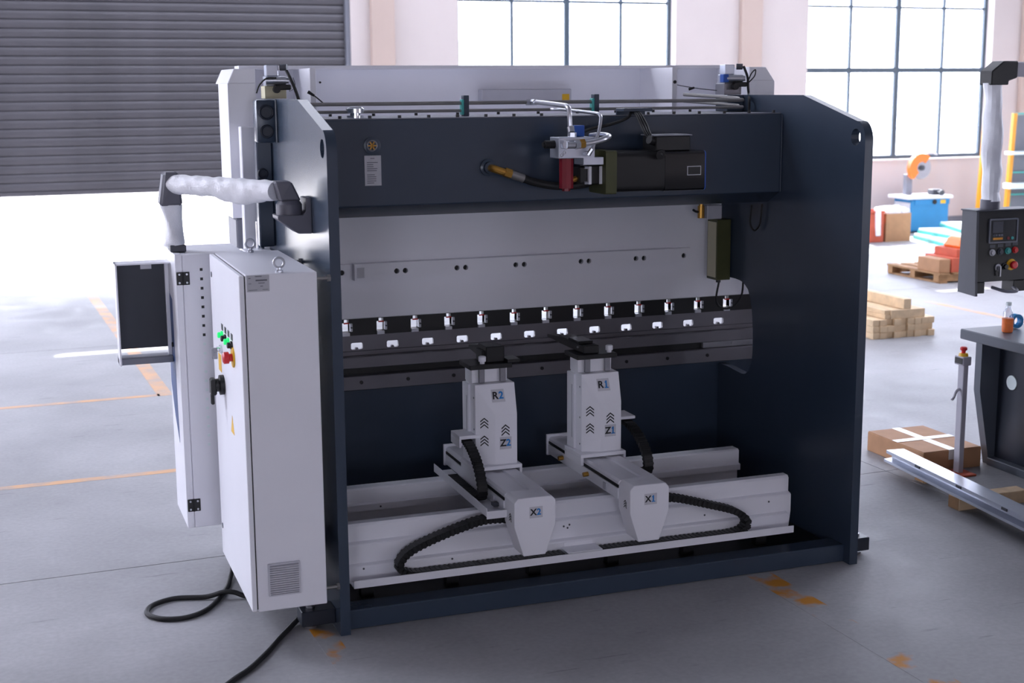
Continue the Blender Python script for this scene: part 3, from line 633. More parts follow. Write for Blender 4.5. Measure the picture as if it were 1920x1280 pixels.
for q in sb:
    xm = sum(p[0] for p in q)/len(q); part('dark_hole_disc', MB().cyl((xm, 1.462, 1.438), (xm, 1.499, 1.438), 0.0135, n=14), 'black', bar)  # black discs put the shade of the bar holes into colour
part('label_plate', bx(0.418, 0.458, 1.4385, 1.44, 1.41, 1.465), 'plate_alu', bar)
for xm in (2.376, 0.341): part('dark_hole_disc', MB().cyl((xm, 1.475, 1.439), (xm, 1.499, 1.439), 0.0135, n=14), 'black', ram)  # same painted hole shade for the end blocks
# black clamp band with see-through clamp gaps
gaps = []
for k in range(13):
    x = 0.362+0.1935*k
    gaps.append([(x-0.020, 1.108), (x+0.022, 1.108), (x+0.022, 1.157), (x+0.017, 1.157), (x+0.017, 1.1775), (x-0.008, 1.1775), (x-0.008, 1.160), (x-0.020, 1.160)])
band = part('clamp_band', MB().prism([(-0.16, 1.088), (W+0.30, 1.088), (W+0.30, 1.179), (-0.16, 1.179)], 'y', 1.505, 1.545, gaps), 'black', ram)
cl0 = None
for k in range(13):
    dx = 0.1935*k; x = 0.362
    if k == 0:
        c1 = part('tool_clamp', MB().box(x+0.022, x+0.036, 1.49, 1.545, 1.112, 1.158, bev=0.002).box(x-0.020, x+0.021, 1.492, 1.504, 1.088, 1.107, bev=0.001), 'zinc', pbk)
        c2 = part('red_stop', MB().box(x-0.010, x+0.019, 1.498, 1.512, 1.1545, 1.161), 'red', c1)
        c3 = part('clamp_screw', MB().cyl((x+0.029, 1.49, 1.135), (x+0.029, 1.484, 1.135), 0.005, n=8), 'dark_grey', c1)
        cl0 = (c1, c2, c3)
    else:
        a = cl0[0].copy(); COL.objects.link(a); a.location = cl0[0].location + Vector((dx, 0, 0))
        for q in cl0[1:]:
            e = q.copy(); COL.objects.link(e); e.parent = a
# punch with notched slots
slots = []
for k in range(-2, 14):
    x = 0.423+0.2013*k; q = rrect(x-0.033, x+0.033, 1.010, 1.047, 0.009)
    # notch in the bottom edge: replace the lower run
    i = 11
    q = q[:12] + [(x-0.008, 1.010), (x-0.008, 1.016), (x-0.004, 1.021), (x+0.004, 1.021), (x+0.008, 1.016), (x+0.008, 1.010)] + q[12:]
    slots.append(q)
part('punch', MB().prism([(-0.12, 0.9785), (W+0.28, 0.9785), (W+0.28, 1.087), (-0.12, 1.087)], 'y', 1.508, 1.528, [s for s in slots if -0.08 < s[0][0] < W+0.25]), 'tool_steel', ram)
part('punch_edge', MB().prism([(1.502, 1.0), (1.508, 1.003), (1.508, 0.9785), (1.502, 0.9785)], 'x', -0.12, W+0.28), 'tool_steel', ram)
# gauge rail block + actuator at the right
gr = part('scale_housing', MB().box(2.505, 2.595, 1.30, 1.42, 1.305, 1.655, bev=0.003), 'olive', pbk)
part('painted_lit_side', bx(2.503, 2.505, 1.31, 1.41, 1.32, 1.64), 'cream', gr)  # cream sheet paints the lit side of the olive block
part('cable_gland', MB().cyl((2.55, 1.36, 1.305), (2.55, 1.36, 1.285), 0.014, n=10), 'black', gr)
ac = part('limit_valve', MB().box(2.45, 2.545, 1.32, 1.40, 1.658, 1.738, bev=0.004), 'offwhite', pbk)
part('brass_fitting', MB().cyl((2.425, 1.35, 1.665), (2.425, 1.35, 1.735), 0.020, n=12).cyl((2.425, 1.35, 1.735), (2.425, 1.35, 1.775), 0.014, n=8), 'brass', ac)
part('air_nozzle', MB().tube([(2.41, 1.35, 1.70), (2.385, 1.34, 1.705), (2.365, 1.33, 1.715)], 0.007), 'navy_dark', ac)
part('scale_cable', MB().tube([(2.555, 1.36, 1.29), (2.545, 1.37, 1.18), (2.60, 1.40, 1.125), (2.66, 1.38, 1.13), (2.70, 1.35, 1.2), (2.70, 1.33, 1.32)], 0.006, n=8), 'rubber', pbk)
part('loop_cable', MB().tube([(2.555, 1.0, 1.76), (2.56, 1.02, 1.66), (2.575, 1.0, 1.62), (2.58, 0.95, 1.66), (2.58, 0.93, 1.77)], 0.005, n=8), 'rubber', pbk)
# oil tank
tank = part('oil_tank', MB().prism([(0.775, 1.849), (0.775, 2.262), (1.40, 2.262), (1.40, 1.785), (0.90, 1.785)], 'x', 0.0005, W-0.0005, bev=0.003), 'navy', pbk)
part('tank_lid', MB().box(0.005, W-0.005, 0.782, 1.395, 2.2625, 2.268, bev=0.001), 'mid_grey', tank)
for k in range(17):
    part('lid_bolt', MB().cyl((0.20+0.1475*k, 0.80, 2.268), (0.20+0.1475*k, 0.80, 2.281), 0.0085, n=6), 'black', tank)
for k in range(10):
    part('lid_bolt', MB().cyl((0.28+0.23*k, 1.36, 2.268), (0.28+0.23*k, 1.36, 2.281), 0.0085, n=6), 'black', tank)
part('end_weld', MB().tube([(W-0.004, 0.772, 1.85+0.041*k) for k in range(11)], 0.005, n=6, smooth=False), 'navy', tank)
part('filler_cap', MB().lathe((0.30, 0.90, 2.268), (0, 0, 1), [(0, 0.042), (0.012, 0.042), (0.012, 0.026), (0.024, 0.026), (0.026, 0.046), (0.045, 0.046), (0.052, 0.036), (0.053, 0.015)], 24), 'chrome', tank)
sg = part('sight_glass', MB().lathe((0.347, 0.775, 2.139), (0, -1, 0), [(0, 0.042), (0.012, 0.042), (0.014, 0.034)], 24), 'navy', tank)
part('glass_ring', MB().ring((0.345, 0.760, 2.139), (0, 1, 0), 0.024, 0.004), 'steel', sg)
mb = MB()
for k in range(6): a = k*pi/3; mb.obox((0.345+0.011*cos(a), 0.758, 2.139+0.011*sin(a)), (0.010*cos(a), 0, 0.010*sin(a)), (0, 0.002, 0), (-0.003*sin(a), 0, 0.003*cos(a)))
part('indicator_star', mb, 'brass', sg)
pl_ = part('instruction_plate', MB().box(0.308, 0.391, 0.772, 0.775, 1.947, 2.092, bev=0.001), 'plate_alu', tank)
mb = MB(); rr = random.Random(2)
for k in range(13):
    z = 2.078-0.0098*k; w = (0.02 if k == 0 else 0.055*rr.uniform(0.55, 1.0)); x0 = 0.338 if k == 0 else 0.320
    if k in (1, 7): continue
    mb.box(x0, x0+w, 0.7712, 0.7719, z-0.0017, z+0.0017)
part('printed_lines', mb, 'plate_text', pl_)
# suction elbow and hose
el = part('suction_fitting', MB().lathe((0.935, 0.775, 2.02), (0, -1, 0), [(0, 0.042), (0.015, 0.042), (0.02, 0.03), (0.04, 0.028)], 20), 'navy', tank)
part('brass_elbow', MB().tube([(0.94, 0.74, 2.018), (0.945, 0.705, 2.016), (0.975, 0.695, 2.005), (1.0, 0.695, 1.998)], 0.019, n=12).cyl((0.995, 0.695, 2.0), (1.03, 0.695, 1.988), 0.024, n=6), 'brass', el)
part('hose_ferrule', MB().cyl((1.03, 0.695, 1.988), (1.095, 0.695, 1.965), 0.022, n=16), 'pipe_grey', el)
part('suction_hose', MB().tube([(1.09, 0.695, 1.967), (1.16, 0.69, 1.943), (1.26, 0.67, 1.925), (1.38, 0.64, 1.93), (1.44, 0.62, 1.95)], 0.020, n=12), 'rubber', el)
# front cover at the top
cov = part('front_cover', MB().box(-0.10, 2.86, 2.0, 2.008, 1.9, 2.535, bev=0.002).box(-0.10, 2.86, 1.86, 2.0, 2.515, 2.535, bev=0.002), 'white', pbk)
for x in (0.222, 2.335): part('cover_rib', MB().box(x, x+0.032, 1.56, 2.0, 2.24, 2.517, bev=0.002), 'white', cov)
part('cover_rib_bolt', MB().cyl((0.37, 1.998, 2.445), (0.37, 1.99, 2.445), 0.006, n=8), 'black', cov)
part('cover_rib_bolt', MB().cyl((2.35, 1.56, 2.435), (2.35, 1.553, 2.435), 0.010, n=8), 'black', cov)
lc = part('end_cover', MB().prism([(-0.20, 1.62), (-0.20, 1.95), (-0.16, 2.05), (-0.055, 2.05), (-0.055, 1.62)], 'z', 1.74, 2.4395), 'white', pbk)
part('cover_cap', MB().hexa([(-0.20, 1.62, 2.44), (-0.055, 1.62, 2.44), (-0.055, 2.05, 2.44), (-0.20, 2.05, 2.44), (-0.165, 1.62, 2.515), (-0.055, 1.62, 2.515), (-0.055, 2.05, 2.515), (-0.165, 2.05, 2.515)], bev=0.003), 'white', lc)
part('lower_panel', MB().box(-0.185, -0.02, 1.62, 1.9, 1.575, 1.735, bev=0.008), 'mid_grey', lc)  # grey panel under the white end cover
rc = part('end_cover', MB().prism([(2.86, 1.62), (2.90, 1.60), (3.03, 1.60), (3.03, 2.05), (2.86, 2.05)], 'z', 1.74, 2.4395), 'white', pbk)
part('cover_cap', MB().hexa([(2.86, 1.60, 2.44), (3.03, 1.60, 2.44), (3.03, 2.05, 2.44), (2.86, 2.05, 2.44), (2.86, 1.60, 2.52), (2.97, 1.60, 2.52), (2.97, 2.05, 2.52), (2.86, 2.05, 2.52)], bev=0.003), 'white', rc)
lb = part('lamp_box', MB().box(1.30, 1.86, 1.93, 1.998, 2.33, 2.40, bev=0.004), 'offwhite', cov)
part('warning_label', bx(1.80, 1.845, 1.9285, 1.93, 2.335, 2.37), 'yellow', lb)
# pipes along the tank top
for z, r, y in ((2.334, 0.0095, 1.0), (2.296, 0.008, 1.0)):
    part('oil_pipe', MB().tube([(0.02, y+0.25, z+0.002), (0.09, y+0.02, z), (0.14, y, z), (1.25, y, z), (2.38, y, z), (2.45, y+0.015, z+0.004), (2.47, y+0.08, z+0.012), (2.34, y+0.42, z+0.03)], r, n=10, steps=5), 'pipe_grey', pbk)
for x in (0.898, 1.614):
    ps = part('pipe_support', MB().box(x-0.014, x+0.014, 0.985, 1.03, 2.268, 2.372, bev=0.002), 'navy', pbk)
    part('pipe_clamp', MB().box(x-0.026, x-0.0145, 0.98, 1.02, 2.275, 2.352, bev=0.003), 'teal', ps)
# cable entry box on the tank rear
jb = part('cable_duct', MB().box(1.64, 1.80, 0.70, 0.80, 2.285, 2.302, bev=0.002).box(1.64, 1.80, 0.79, 0.80, 2.268, 2.288), 'navy', pbk)
# valve blocks on the plates
def valve(xc, mirror, lab):
    s = -1 if mirror else 1; y = 1.40
    v = part('valve_block', MB().box(xc-0.055, xc+0.055, y-0.05, y+0.06, 2.362, 2.425, bev=0.002), 'steel' if mirror else 'cream', pbk)
    part('valve_body', MB().box(xc-0.045, xc+0.03, y-0.04, y+0.05, 2.425, 2.475, bev=0.003).box(xc-0.04, xc+0.02, y-0.03, y+0.04, 2.475, 2.53, bev=0.003), 'alu', v)
    part('solenoid', MB().cyl((xc-0.05, y-0.055, 2.452), (xc+0.05, y-0.065, 2.452), 0.021, n=18).cyl((xc+0.05, y-0.066, 2.452), (xc+0.064, y-0.068, 2.452), 0.016, n=14), 'zinc', v)
    part('solenoid_cap', MB().cyl((xc+0.03, y-0.03, 2.518), (xc+0.062, y-0.045, 2.518), 0.017, n=14), 'dark_grey', v)
    part('plug', MB().box(xc-0.01, xc+0.075, y-0.085, y-0.052, 2.405, 2.432, bev=0.006).cyl((xc+0.0, y-0.09, 2.407), (xc+0.0, y-0.06, 2.407), 0.018, n=14), 'black', v)
    if mirror: part('coil', MB().box(xc-0.075, xc-0.04, y-0.075, y-0.03, 2.43, 2.476, bev=0.003), 'valve_blue', v)
    return v
v1 = valve(0.0, False, ''); v2 = valve(2.615, True, '')
part('valve_cable', MB().tube([(0.055, 1.33, 2.50), (0.068, 1.30, 2.46), (0.085, 1.28, 2.41), (0.10, 1.27, 2.35), (0.10, 1.28, 2.30)], 0.0085, n=8), 'rubber', v1)
part('sensor_wire', MB().tube([(-0.10, 1.34, 2.39), (-0.085, 1.33, 2.43), (-0.05, 1.32, 2.462), (0.0, 1.32, 2.465)], 0.004, n=6), 'rubber', v1)
part('thin_wire', MB().tube([(0.20, 1.9, 2.47), (0.19, 1.8, 2.435), (0.14, 1.6, 2.41), (0.09, 1.45, 2.40)], 0.0025, n=6), 'dark_grey', v1)
part('loose_plug', MB().cyl((0.155, 1.30, 2.395), (0.185, 1.29, 2.375), 0.009, 0.006, n=10).tube([(0.185, 1.29, 2.375), (0.21, 1.29, 2.355), (0.24, 1.3, 2.33)], 0.0035, n=6), 'rubber', v1)
part('valve_cable', MB().tube([(2.675, 1.34, 2.52), (2.69, 1.32, 2.46), (2.69, 1.31, 2.40), (2.69, 1.30, 2.36), (2.58, 1.1, 2.34), (2.57, 1.08, 2.27)], 0.0075, n=8), 'rubber', v2)
part('valve_cable', MB().tube([(2.69, 1.31, 2.44), (2.71, 1.31, 2.48), (2.735, 1.31, 2.50), (2.73, 1.31, 2.465), (2.695, 1.31, 2.43)], 0.0035, n=6), 'rubber', v2)
part('thin_wire', MB().tube([(2.36, 1.7, 2.48), (2.37, 1.65, 2.43), (2.45, 1.5, 2.40), (2.55, 1.42, 2.385)], 0.0025, n=6), 'dark_grey', v2)
part('loose_plug', MB().cyl((2.37, 1.42, 2.393), (2.40, 1.41, 2.402), 0.008, 0.006, n=10), 'rubber', v2)
part('cylinder_flange', MB().box(2.50, 2.60, 1.20, 1.34, 2.27, 2.36, bev=0.003), 'navy', pbk)
# left cylinder rod and hinge bracket below the end cover
rod = part('piston_rod', MB().cyl((-0.10, 1.40, 1.74), (-0.10, 1.40, 1.58), 0.022, n=18), 'chrome', pbk)
bk = part('guard_hinge', MB().box(-0.19, -0.055, 1.32, 1.46, 1.50, 1.595, bev=0.003), 'white_matt', pbk)
part('latch', MB().box(-0.085, -0.05, 1.27, 1.32, 1.52, 1.575, bev=0.003).cyl((-0.105, 1.29, 1.548), (-0.085, 1.29, 1.548), 0.010, n=10), 'dark_grey', bk)

# ------------------------------------------------------------------ hydraulic power unit on the tank
hp = thing('hydraulic_pump', (1.6, 0.76, 1.9), 'black servo motor with pump and valve block bolted to the navy oil tank', 'pump')
yc = 0.60
mo = part('motor_body', MB().prism(rrect(yc-0.10, yc+0.10, 1.896, 2.096, 0.03, 4), 'x', 1.512, 1.775), 'black', hp)
part('motor_flange', MB().prism(rrect(yc-0.105, yc+0.105, 1.888, 2.101, 0.012, 3), 'x', 1.452, 1.511), 'olive', hp)
part('encoder_section', MB().prism(rrect(yc-0.10, yc+0.10, 1.893, 2.092, 0.02, 3), 'x', 1.777, 1.998), 'black_gloss', hp)
part('end_ring', MB().prism(rrect(yc-0.099, yc+0.099, 1.894, 2.091, 0.02, 3), 'x', 1.998, 2.004), 'valve_blue', hp)
np_ = part('name_plate', MB().box(1.898, 1.975, 0.4975, 0.50, 1.970, 2.016), 'plate_alu', hp)
part('plate_face', bx(1.902, 1.971, 0.4962, 0.4975, 1.974, 2.012), 'black', np_)
jb = part('terminal_box', MB().box(1.735, 1.925, 0.52, 0.68, 2.093, 2.166, bev=0.004), 'black', hp)
part('box_lid', MB().box(1.727, 1.932, 0.512, 0.688, 2.166, 2.173, bev=0.002), 'mid_grey', jb)
part('gland', MB().cyl((1.74, 0.55, 2.14), (1.705, 0.54, 2.15), 0.022, n=12).cyl((1.765, 0.52, 2.08), (1.735, 0.47, 2.075), 0.022, n=12).cyl((1.735, 0.47, 2.075), (1.72, 0.45, 2.07), 0.015, n=12), 'rubber', jb)
for k in range(3):
    part('motor_cable', MB().tube([(1.70+0.012*k, 0.715, 2.284), (1.695+0.012*k, 0.66, 2.265), (1.70+0.014*k, 0.62, 2.22), (1.70+0.012*k, 0.58, 2.185), (1.715+0.008*k, 0.55, 2.148)], 0.0075, n=8), 'rubber', hp)
part('motor_cable', MB().tube([(1.69, 0.72, 2.285), (1.66, 0.70, 2.255), (1.58, 0.71, 2.225), (1.48, 0.72, 2.205), (1.42, 0.70, 2.19)], 0.0075, n=8), 'rubber', hp)
part('pump_body', MB().box(1.385, 1.452, yc-0.055, yc+0.055, 1.935, 2.03, bev=0.006), 'black', hp)
for x in (1.388, 1.446): part('pump_ring', MB().box(x-0.008, x+0.008, yc-0.06, yc+0.06, 1.937, 2.025, bev=0.002), 'white_matt', hp)
for z in (1.945, 2.02): part('pump_bolt', MB().cyl((1.36, yc-0.052, z), (1.38, yc-0.052, z), 0.008, n=6), 'zinc', hp)
part('pump_end', MB().box(1.335, 1.379, yc-0.05, yc+0.05, 1.94, 2.025, bev=0.006), 'black', hp)
part('brass_union', MB().cyl((1.29, yc-0.01, 1.95), (1.335, yc-0.01, 1.965), 0.014, n=10), 'brass', hp)
part('adapter_block', MB().box(1.335, 1.442, yc-0.10, yc+0.02, 2.034, 2.072, bev=0.002), 'alu', hp)
vb = part('manifold_block', MB().box(1.206, 1.396, 0.50, 0.62, 2.068, 2.17, bev=0.003), 'alu', hp)
for x, z in ((1.222, 2.085), (1.236, 2.098)): part('port_plug', MB().ring((x, 0.499, z), (0, 1, 0), 0.007, 0.0025, 12, 6), 'zinc', vb)
part('relief_valve', MB().cyl((1.206, 0.56, 2.135), (1.155, 0.56, 2.135), 0.020, n=14).cyl((1.155, 0.56, 2.135), (1.145, 0.56, 2.135), 0.013, n=12), 'rubber', vb)
part('blue_solenoid', MB().box(1.300, 1.362, 0.55, 0.61, 2.171, 2.225, bev=0.003), 'valve_blue', vb)
part('filter_bowl', MB().prism(circle(1.262, 0.545, 0.036, 10), 'z', 1.922, 2.067), 'filter_red', vb)
part('filter_tip', MB().cyl((1.262, 0.545, 1.922), (1.262, 0.545, 1.908), 0.02, n=6), 'filter_red', vb)
part('pressure_fitting', MB().cyl((1.235, 0.50, 2.135), (1.235, 0.47, 2.135), 0.022, n=6).cyl((1.235, 0.47, 2.135), (1.275, 0.465, 2.135), 0.018, n=14).cyl((1.275, 0.465, 2.135), (1.30, 0.465, 2.138), 0.023, n=6), 'zinc', hp)
part('union_nut', MB().cyl((1.30, 0.465, 2.138), (1.325, 0.465, 2.14), 0.024, n=6), 'brass', hp)
part('pressure_pipe', MB().tube([(1.325, 0.465, 2.14), (1.38, 0.465, 2.148), (1.44, 0.47, 2.163), (1.468, 0.50, 2.172), (1.45, 0.56, 2.176), (1.41, 0.60, 2.17)], 0.014, n=12), 'zinc', hp)
part('delivery_pipe', MB().tube([(1.255, 1.0, 2.334), (1.262, 0.93, 2.334), (1.282, 0.66, 2.322), (1.284, 0.585, 2.315), (1.285, 0.562, 2.290), (1.287, 0.555, 2.21)], 0.0125, n=12), 'zinc', hp)
part('pipe_fitting', MB().cyl((1.287, 0.53, 2.17), (1.287, 0.53, 2.192), 0.022, n=6).cyl((1.287, 0.54, 2.192), (1.287, 0.55, 2.218), 0.018, n=14), 'zinc', hp)
part('tee_fitting', MB().cyl((1.225, 1.0, 2.334), (1.285, 1.0, 2.334), 0.016, n=6).cyl((1.255, 1.0, 2.334), (1.258, 0.95, 2.335), 0.016, n=6), 'zinc', hp)
part('return_pipe', MB().tube([(1.36, 1.0, 2.296), (1.38, 0.9, 2.297), (1.425, 0.60, 2.284), (1.430, 0.53, 2.276), (1.428, 0.505, 2.255), (1.405, 0.48, 2.19), (1.375, 0.465, 2.135), (1.362, 0.455, 2.11)], 0.008, n=10), 'zinc', hp)
part('pipe_elbow', MB().cyl((1.362, 0.456, 2.115), (1.345, 0.465, 2.085), 0.012, n=8).cyl((1.345, 0.462, 2.09), (1.345, 0.50, 2.09), 0.013, n=8), 'zinc', hp)

# ------------------------------------------------------------------ back gauge rails
def rail_thing(name, prof, x0, x1, label):
    r = thing(name, ((x0+x1)/2, prof[0][0], prof[0][1]), label, 'gauge rail'); part('rail_profile', MB().prism(prof, 'x', x0, x1), 'white', r); return r
rr_ = rail_thing('gauge_rail', [(0.27, 0.14), (0.252, 0.236), (0.252, 0.325), (0.257, 0.331), (0.280, 0.337), (0.280, 0.408), (0.290, 0.42), (0.335, 0.42), (0.345, 0.41), (0.345, 0.14)], 0.035, 2.40, 'rear white gauge rail nearest the viewer with cable tray below')
part('lower_cover', MB().prism([(0.232, 0.161), (0.226, 0.226), (0.230, 0.233), (0.2515, 0.240), (0.2515, 0.161)], 'x', 0.035, 2.372), 'white', rr_)
part('cable_tray', MB().prism([(0.150, 0.156), (0.150, 0.192), (0.154, 0.192), (0.154, 0.160), (0.2315, 0.160), (0.2315, 0.156)], 'x', 0.055, 2.36), 'white', rr_)
for x, z in ((0.12, 0.22), (0.55, 0.215), (0.95, 0.215), (1.13, 0.30), (1.16, 0.305), (1.15, 0.29), (1.9, 0.27), (2.27, 0.30)):
    part('rail_screw', MB().cyl((x, 0.235 if z < 0.24 else 0.254, z), (x, (0.226 if z < 0.24 else 0.252)-0.002, z), 0.005, n=8), 'dark_grey', rr_)
part('chain_anchor', MB().box(1.105, 1.285, 0.13, 0.225, 0.2005, 0.2055, bev=0.001).box(1.12, 1.27, 0.224, 0.2315, 0.2005, 0.225), 'white', rr_)
for k in range(6): part('rail_bracket', MB().box(0.12+0.42*k, 0.18+0.42*k, 0.285, 0.335, 0.0565, 0.1395), 'black', rr_)
fr_ = rail_thing('gauge_rail', [(0.82, 0.057), (0.82, 0.318), (0.785, 0.320), (0.785, 0.352), (0.805, 0.356), (0.805, 0.425), (0.815, 0.4325), (0.88, 0.4325), (0.885, 0.42), (0.885, 0.057)], 0.02, 2.40, 'front white gauge rail close to the navy bed')
for x in (0.35, 1.85): part('rail_screw', MB().cyl((x, 0.785, 0.336), (x, 0.783, 0.336), 0.005, n=8), 'dark_grey', fr_)

# ------------------------------------------------------------------ back gauge carriages
def carriage(bx0, tag2, mirror, yo, label):
    o = thing('gauge_carriage', (bx0+0.1, 0.5, 0.433), label, 'gauge carriage')
    zt = 0.533
    # beam along the depth, two slots along its sides
    bm_ = part('beam', MB().prism([(bx0-0.005, 0.440), (bx0-0.005, 0.492), (bx0+0.012, 0.494), (bx0+0.012, 0.508), (bx0, 0.510), (bx0, 0.523), (bx0+0.012, zt-0.001), (bx0+0.075, zt-0.001), (bx0+0.078, zt-0.006), (bx0+0.122, zt-0.006), (bx0+0.126, zt+0.003), (bx0+0.192, zt+0.003), (bx0+0.204, 0.523), (bx0+0.204, 0.510), (bx0+0.192, 0.508), (bx0+0.192, 0.494), (bx0+0.208, 0.492), (bx0+0.208, 0.440)], 'y', 0.155, 1.08), 'white', o)
    part('slide_slot', MB().box(bx0-0.002, bx0+0.011, 0.157, 1.08, 0.4945, 0.508), 'black', bm_)
    part('slide_slot', MB().box(bx0+0.193, bx0+0.206, 0.157, 1.08, 0.4945, 0.508), 'black', bm_)
    part('beam_end', MB().box(bx0-0.012, bx0+0.215, 1.08, 1.095, 0.43, 0.545, bev=0.002), 'white', bm_)
    for y in (0.30, 0.84): part('rail_shoe', MB().box(bx0+0.02, bx0+0.18, y-0.045, y+0.045, 0.4205 if y < 0.5 else 0.433, 0.4395), 'steel', o)
    # end cover with tapered nose
    face = [(bx0+0.045, 0.256), (bx0+0.155, 0.256), (bx0+0.205, 0.40), (bx0+0.205, 0.516), (bx0+0.186, zt+0.004), (bx0+0.02, zt+0.004), (bx0, 0.516), (bx0, 0.40)]
    ec = part('end_cover', MB().prism(face, 'y', 0.02, 0.154, bev=0.0025), 'white', o)
    part('label_sticker', bx(bx0+0.075, bx0+0.140, 0.0185, 0.0199, 0.438, 0.492), 'sticker', ec)
    u, v = (1, 0, 0), (0, 0, 1)
    text_part('letter', 'X', 0.042, (bx0+0.094, 0.0184, 0.465), u, v, 'letter_black', ec)
    text_part('digit', tag2, 0.042, (bx0+0.121, 0.0184, 0.465), u, v, 'letter_blue', ec)
    part('arrow_mark', chevrons((bx0-0.0002, 0.075, 0.42), (0, -1, 0), (0, 0, 1), 0.03), 'letter_black', ec)
    part('nut_boss', MB().box(bx0-0.012, bx0-0.0052, 0.28, 0.32, 0.448, 0.484, bev=0.002), 'offwhite', o)
    # slide plate
    sp = part('slide_plate', MB().box(bx0-0.030, bx0+0.222, yo-0.020, yo+0.20, 0.543, 0.562, bev=0.002).box(bx0-0.030, bx0-0.014, yo-0.020, yo+0.20, 0.505, 0.5435, bev=0.001).box(bx0+0.209, bx0+0.222, yo-0.020, yo+0.20, 0.505, 0.5435, bev=0.001), 'white', o)
    # column: front face, broad chamfer on the left, steep sloped face above
    zb = 0.5625; a, b_ = bx0+0.088, bx0+0.203; c, d = bx0-0.003, bx0+0.203; y0, y1, y2 = yo, yo+0.038, yo+0.185; zs, zt2 = 0.817, 0.968
    col = MB(); q = bmesh.new()
    V = [q.verts.new(p) for p in ((a, y0, zb), (b_, y0, zb), (d, y2, zb), (c, y2, zb), (c, y1, zb),
                                  (a, y0, zs), (b_, y0, zs), (d, y1, zt2), (d, y2, zt2), (c, y2, zt2), (c, y1, zt2))]
    for f in ((4, 3, 2, 1, 0), (0, 1, 6, 5), (1, 2, 8, 7, 6), (2, 3, 9, 8), (3, 4, 10, 9), (4, 0, 5, 10), (5, 6, 7, 10), (7, 8, 9, 10)): q.faces.new([V[k] for k in f])
    bmesh.ops.recalc_face_normals(q, faces=q.faces[:]); bmesh.ops.bevel(q, geom=q.edges[:], offset=0.0015, segments=1, affect='EDGES'); col._merge(q)
    cp = part('column', col, 'white', o, sharp=5)
    part('back_housing', MB().box(c-0.012, d-0.01, y1+0.075, y2+0.02, zb, zt2-0.01, bev=0.002), 'white', cp)
    for zz in (0.60, 0.74, 0.90): part('side_screw', MB().cyl((c-0.0015, y1+0.02, zz), (c+0.002, y1+0.02, zz), 0.005, n=8), 'mid_grey', cp)
    part('side_channel', bx(c-0.0135, c-0.012, y1+0.09, y1+0.105, 0.62, 0.90), 'offwhite', cp)
    # stickers: Z on the front face, R on the sloped face, arrows on front and chamfer
    zx = (a+b_)/2 - 0.004
    part('label_sticker', bx(zx-0.030, zx+0.031, y0-0.0013, y0, 0.640, 0.702), 'sticker', cp)
    text_part('letter', 'Z', 0.048, (zx-0.013, y0-0.0014, 0.671), u, v, 'letter_black', cp); text_part('digit', tag2, 0.048, (zx+0.015, y0-0.0014, 0.671), u, v, 'letter_blue', cp)
    part('arrow_mark', chevrons((zx, y0-0.0004, 0.715), u, v, 0.042), 'letter_black', cp)
    lo = Vector((a, y0, zs)).lerp(Vector((b_, y0, zs)), 0.5); hi = Vector((c, y1, zt2)).lerp(Vector((d, y1, zt2)), 0.5)
    sv = Vector((0, y1-y0, zt2-zs)).normalized(); su = Vector((1, 0, 0)); no = su.cross(sv)
    sc_ = Vector((bx0+0.112, y0, zs)) + sv*0.095 + no*0.0006
    part('label_sticker', flat([(-0.033, -0.032), (0.036, -0.032), (0.030, 0.032), (-0.036, 0.032)], sc_, su, sv), 'sticker', cp)
    text_part('letter', 'R', 0.050, sc_+no*0.0014+su*(-0.016), su, sv, 'letter_black', cp); text_part('digit', tag2, 0.050, sc_+no*0.0014+su*0.015, su, sv, 'letter_blue', cp)
    cu = Vector((a-c, y0-y1, 0)).normalized(); cn = cu.cross(Vector((0, 0, 1)))
    for zz in (0.665, 0.755): part('arrow_mark', chevrons(Vector((c, y1, zz)).lerp(Vector((a, y0, zz)), 0.45)+cn*0.0006, cu, (0, 0, 1), 0.040), 'letter_black', cp)
    # lift block on top with two guide rails
    lf = part('lift_block', MB().box(c-0.003, c+0.183, yo+0.080, y2, 0.969, 1.046, bev=0.002), 'white', o)
    for x in (c+0.045, c+0.156): part('guide_rail', MB().box(x-0.015, x+0.015, yo+0.062, yo+0.0795, 0.970, 1.045, bev=0.002).cyl((x, yo+0.062, 0.995), (x, yo+0.060, 0.995), 0.005, n=8), 'steel', lf)
    # finger
    fx = c + (0.118 if not mirror else 0.060)
    fp = part('finger_plate', MB().box(c-0.03, c+0.19, yo+0.02, y2+0.01, 1.047, 1.070, bev=0.002), 'black', o)
    if mirror:
        part('finger_body', MB().box(fx-0.042, fx+0.042, yo+0.05, 0.97, 1.0705, 1.112, bev=0.003), 'black', fp)
        part('finger_step', MB().box(fx-0.05, fx+0.03, yo+0.10, yo+0.24, 1.1125, 1.128, bev=0.002), 'black_gloss', fp)
        part('finger_tip', MB().hexa([(fx-0.035, 0.97, 1.07), (fx+0.03, 0.97, 1.07), (fx+0.012, 1.17, 1.07), (fx-0.03, 1.17, 1.07), (fx-0.035, 0.97, 1.105), (fx+0.03, 0.97, 1.105), (fx+0.012, 1.17, 1.086), (fx-0.03, 1.17, 1.086)], bev=0.002), 'black', fp)
    else:
        part('finger_body', MB().box(fx-0.050, fx+0.046, yo+0.06, yo+0.19, 1.0705, 1.150, bev=0.004), 'black', fp)
        part('finger_step', MB().box(fx-0.066, fx-0.0505, yo+0.08, yo+0.17, 1.0705, 1.128, bev=0.002), 'black', fp)
        part('finger_side', MB().box(fx+0.0465, fx+0.115, yo+0.02, yo+0.12, 1.0705, 1.088, bev=0.002), 'black', fp)
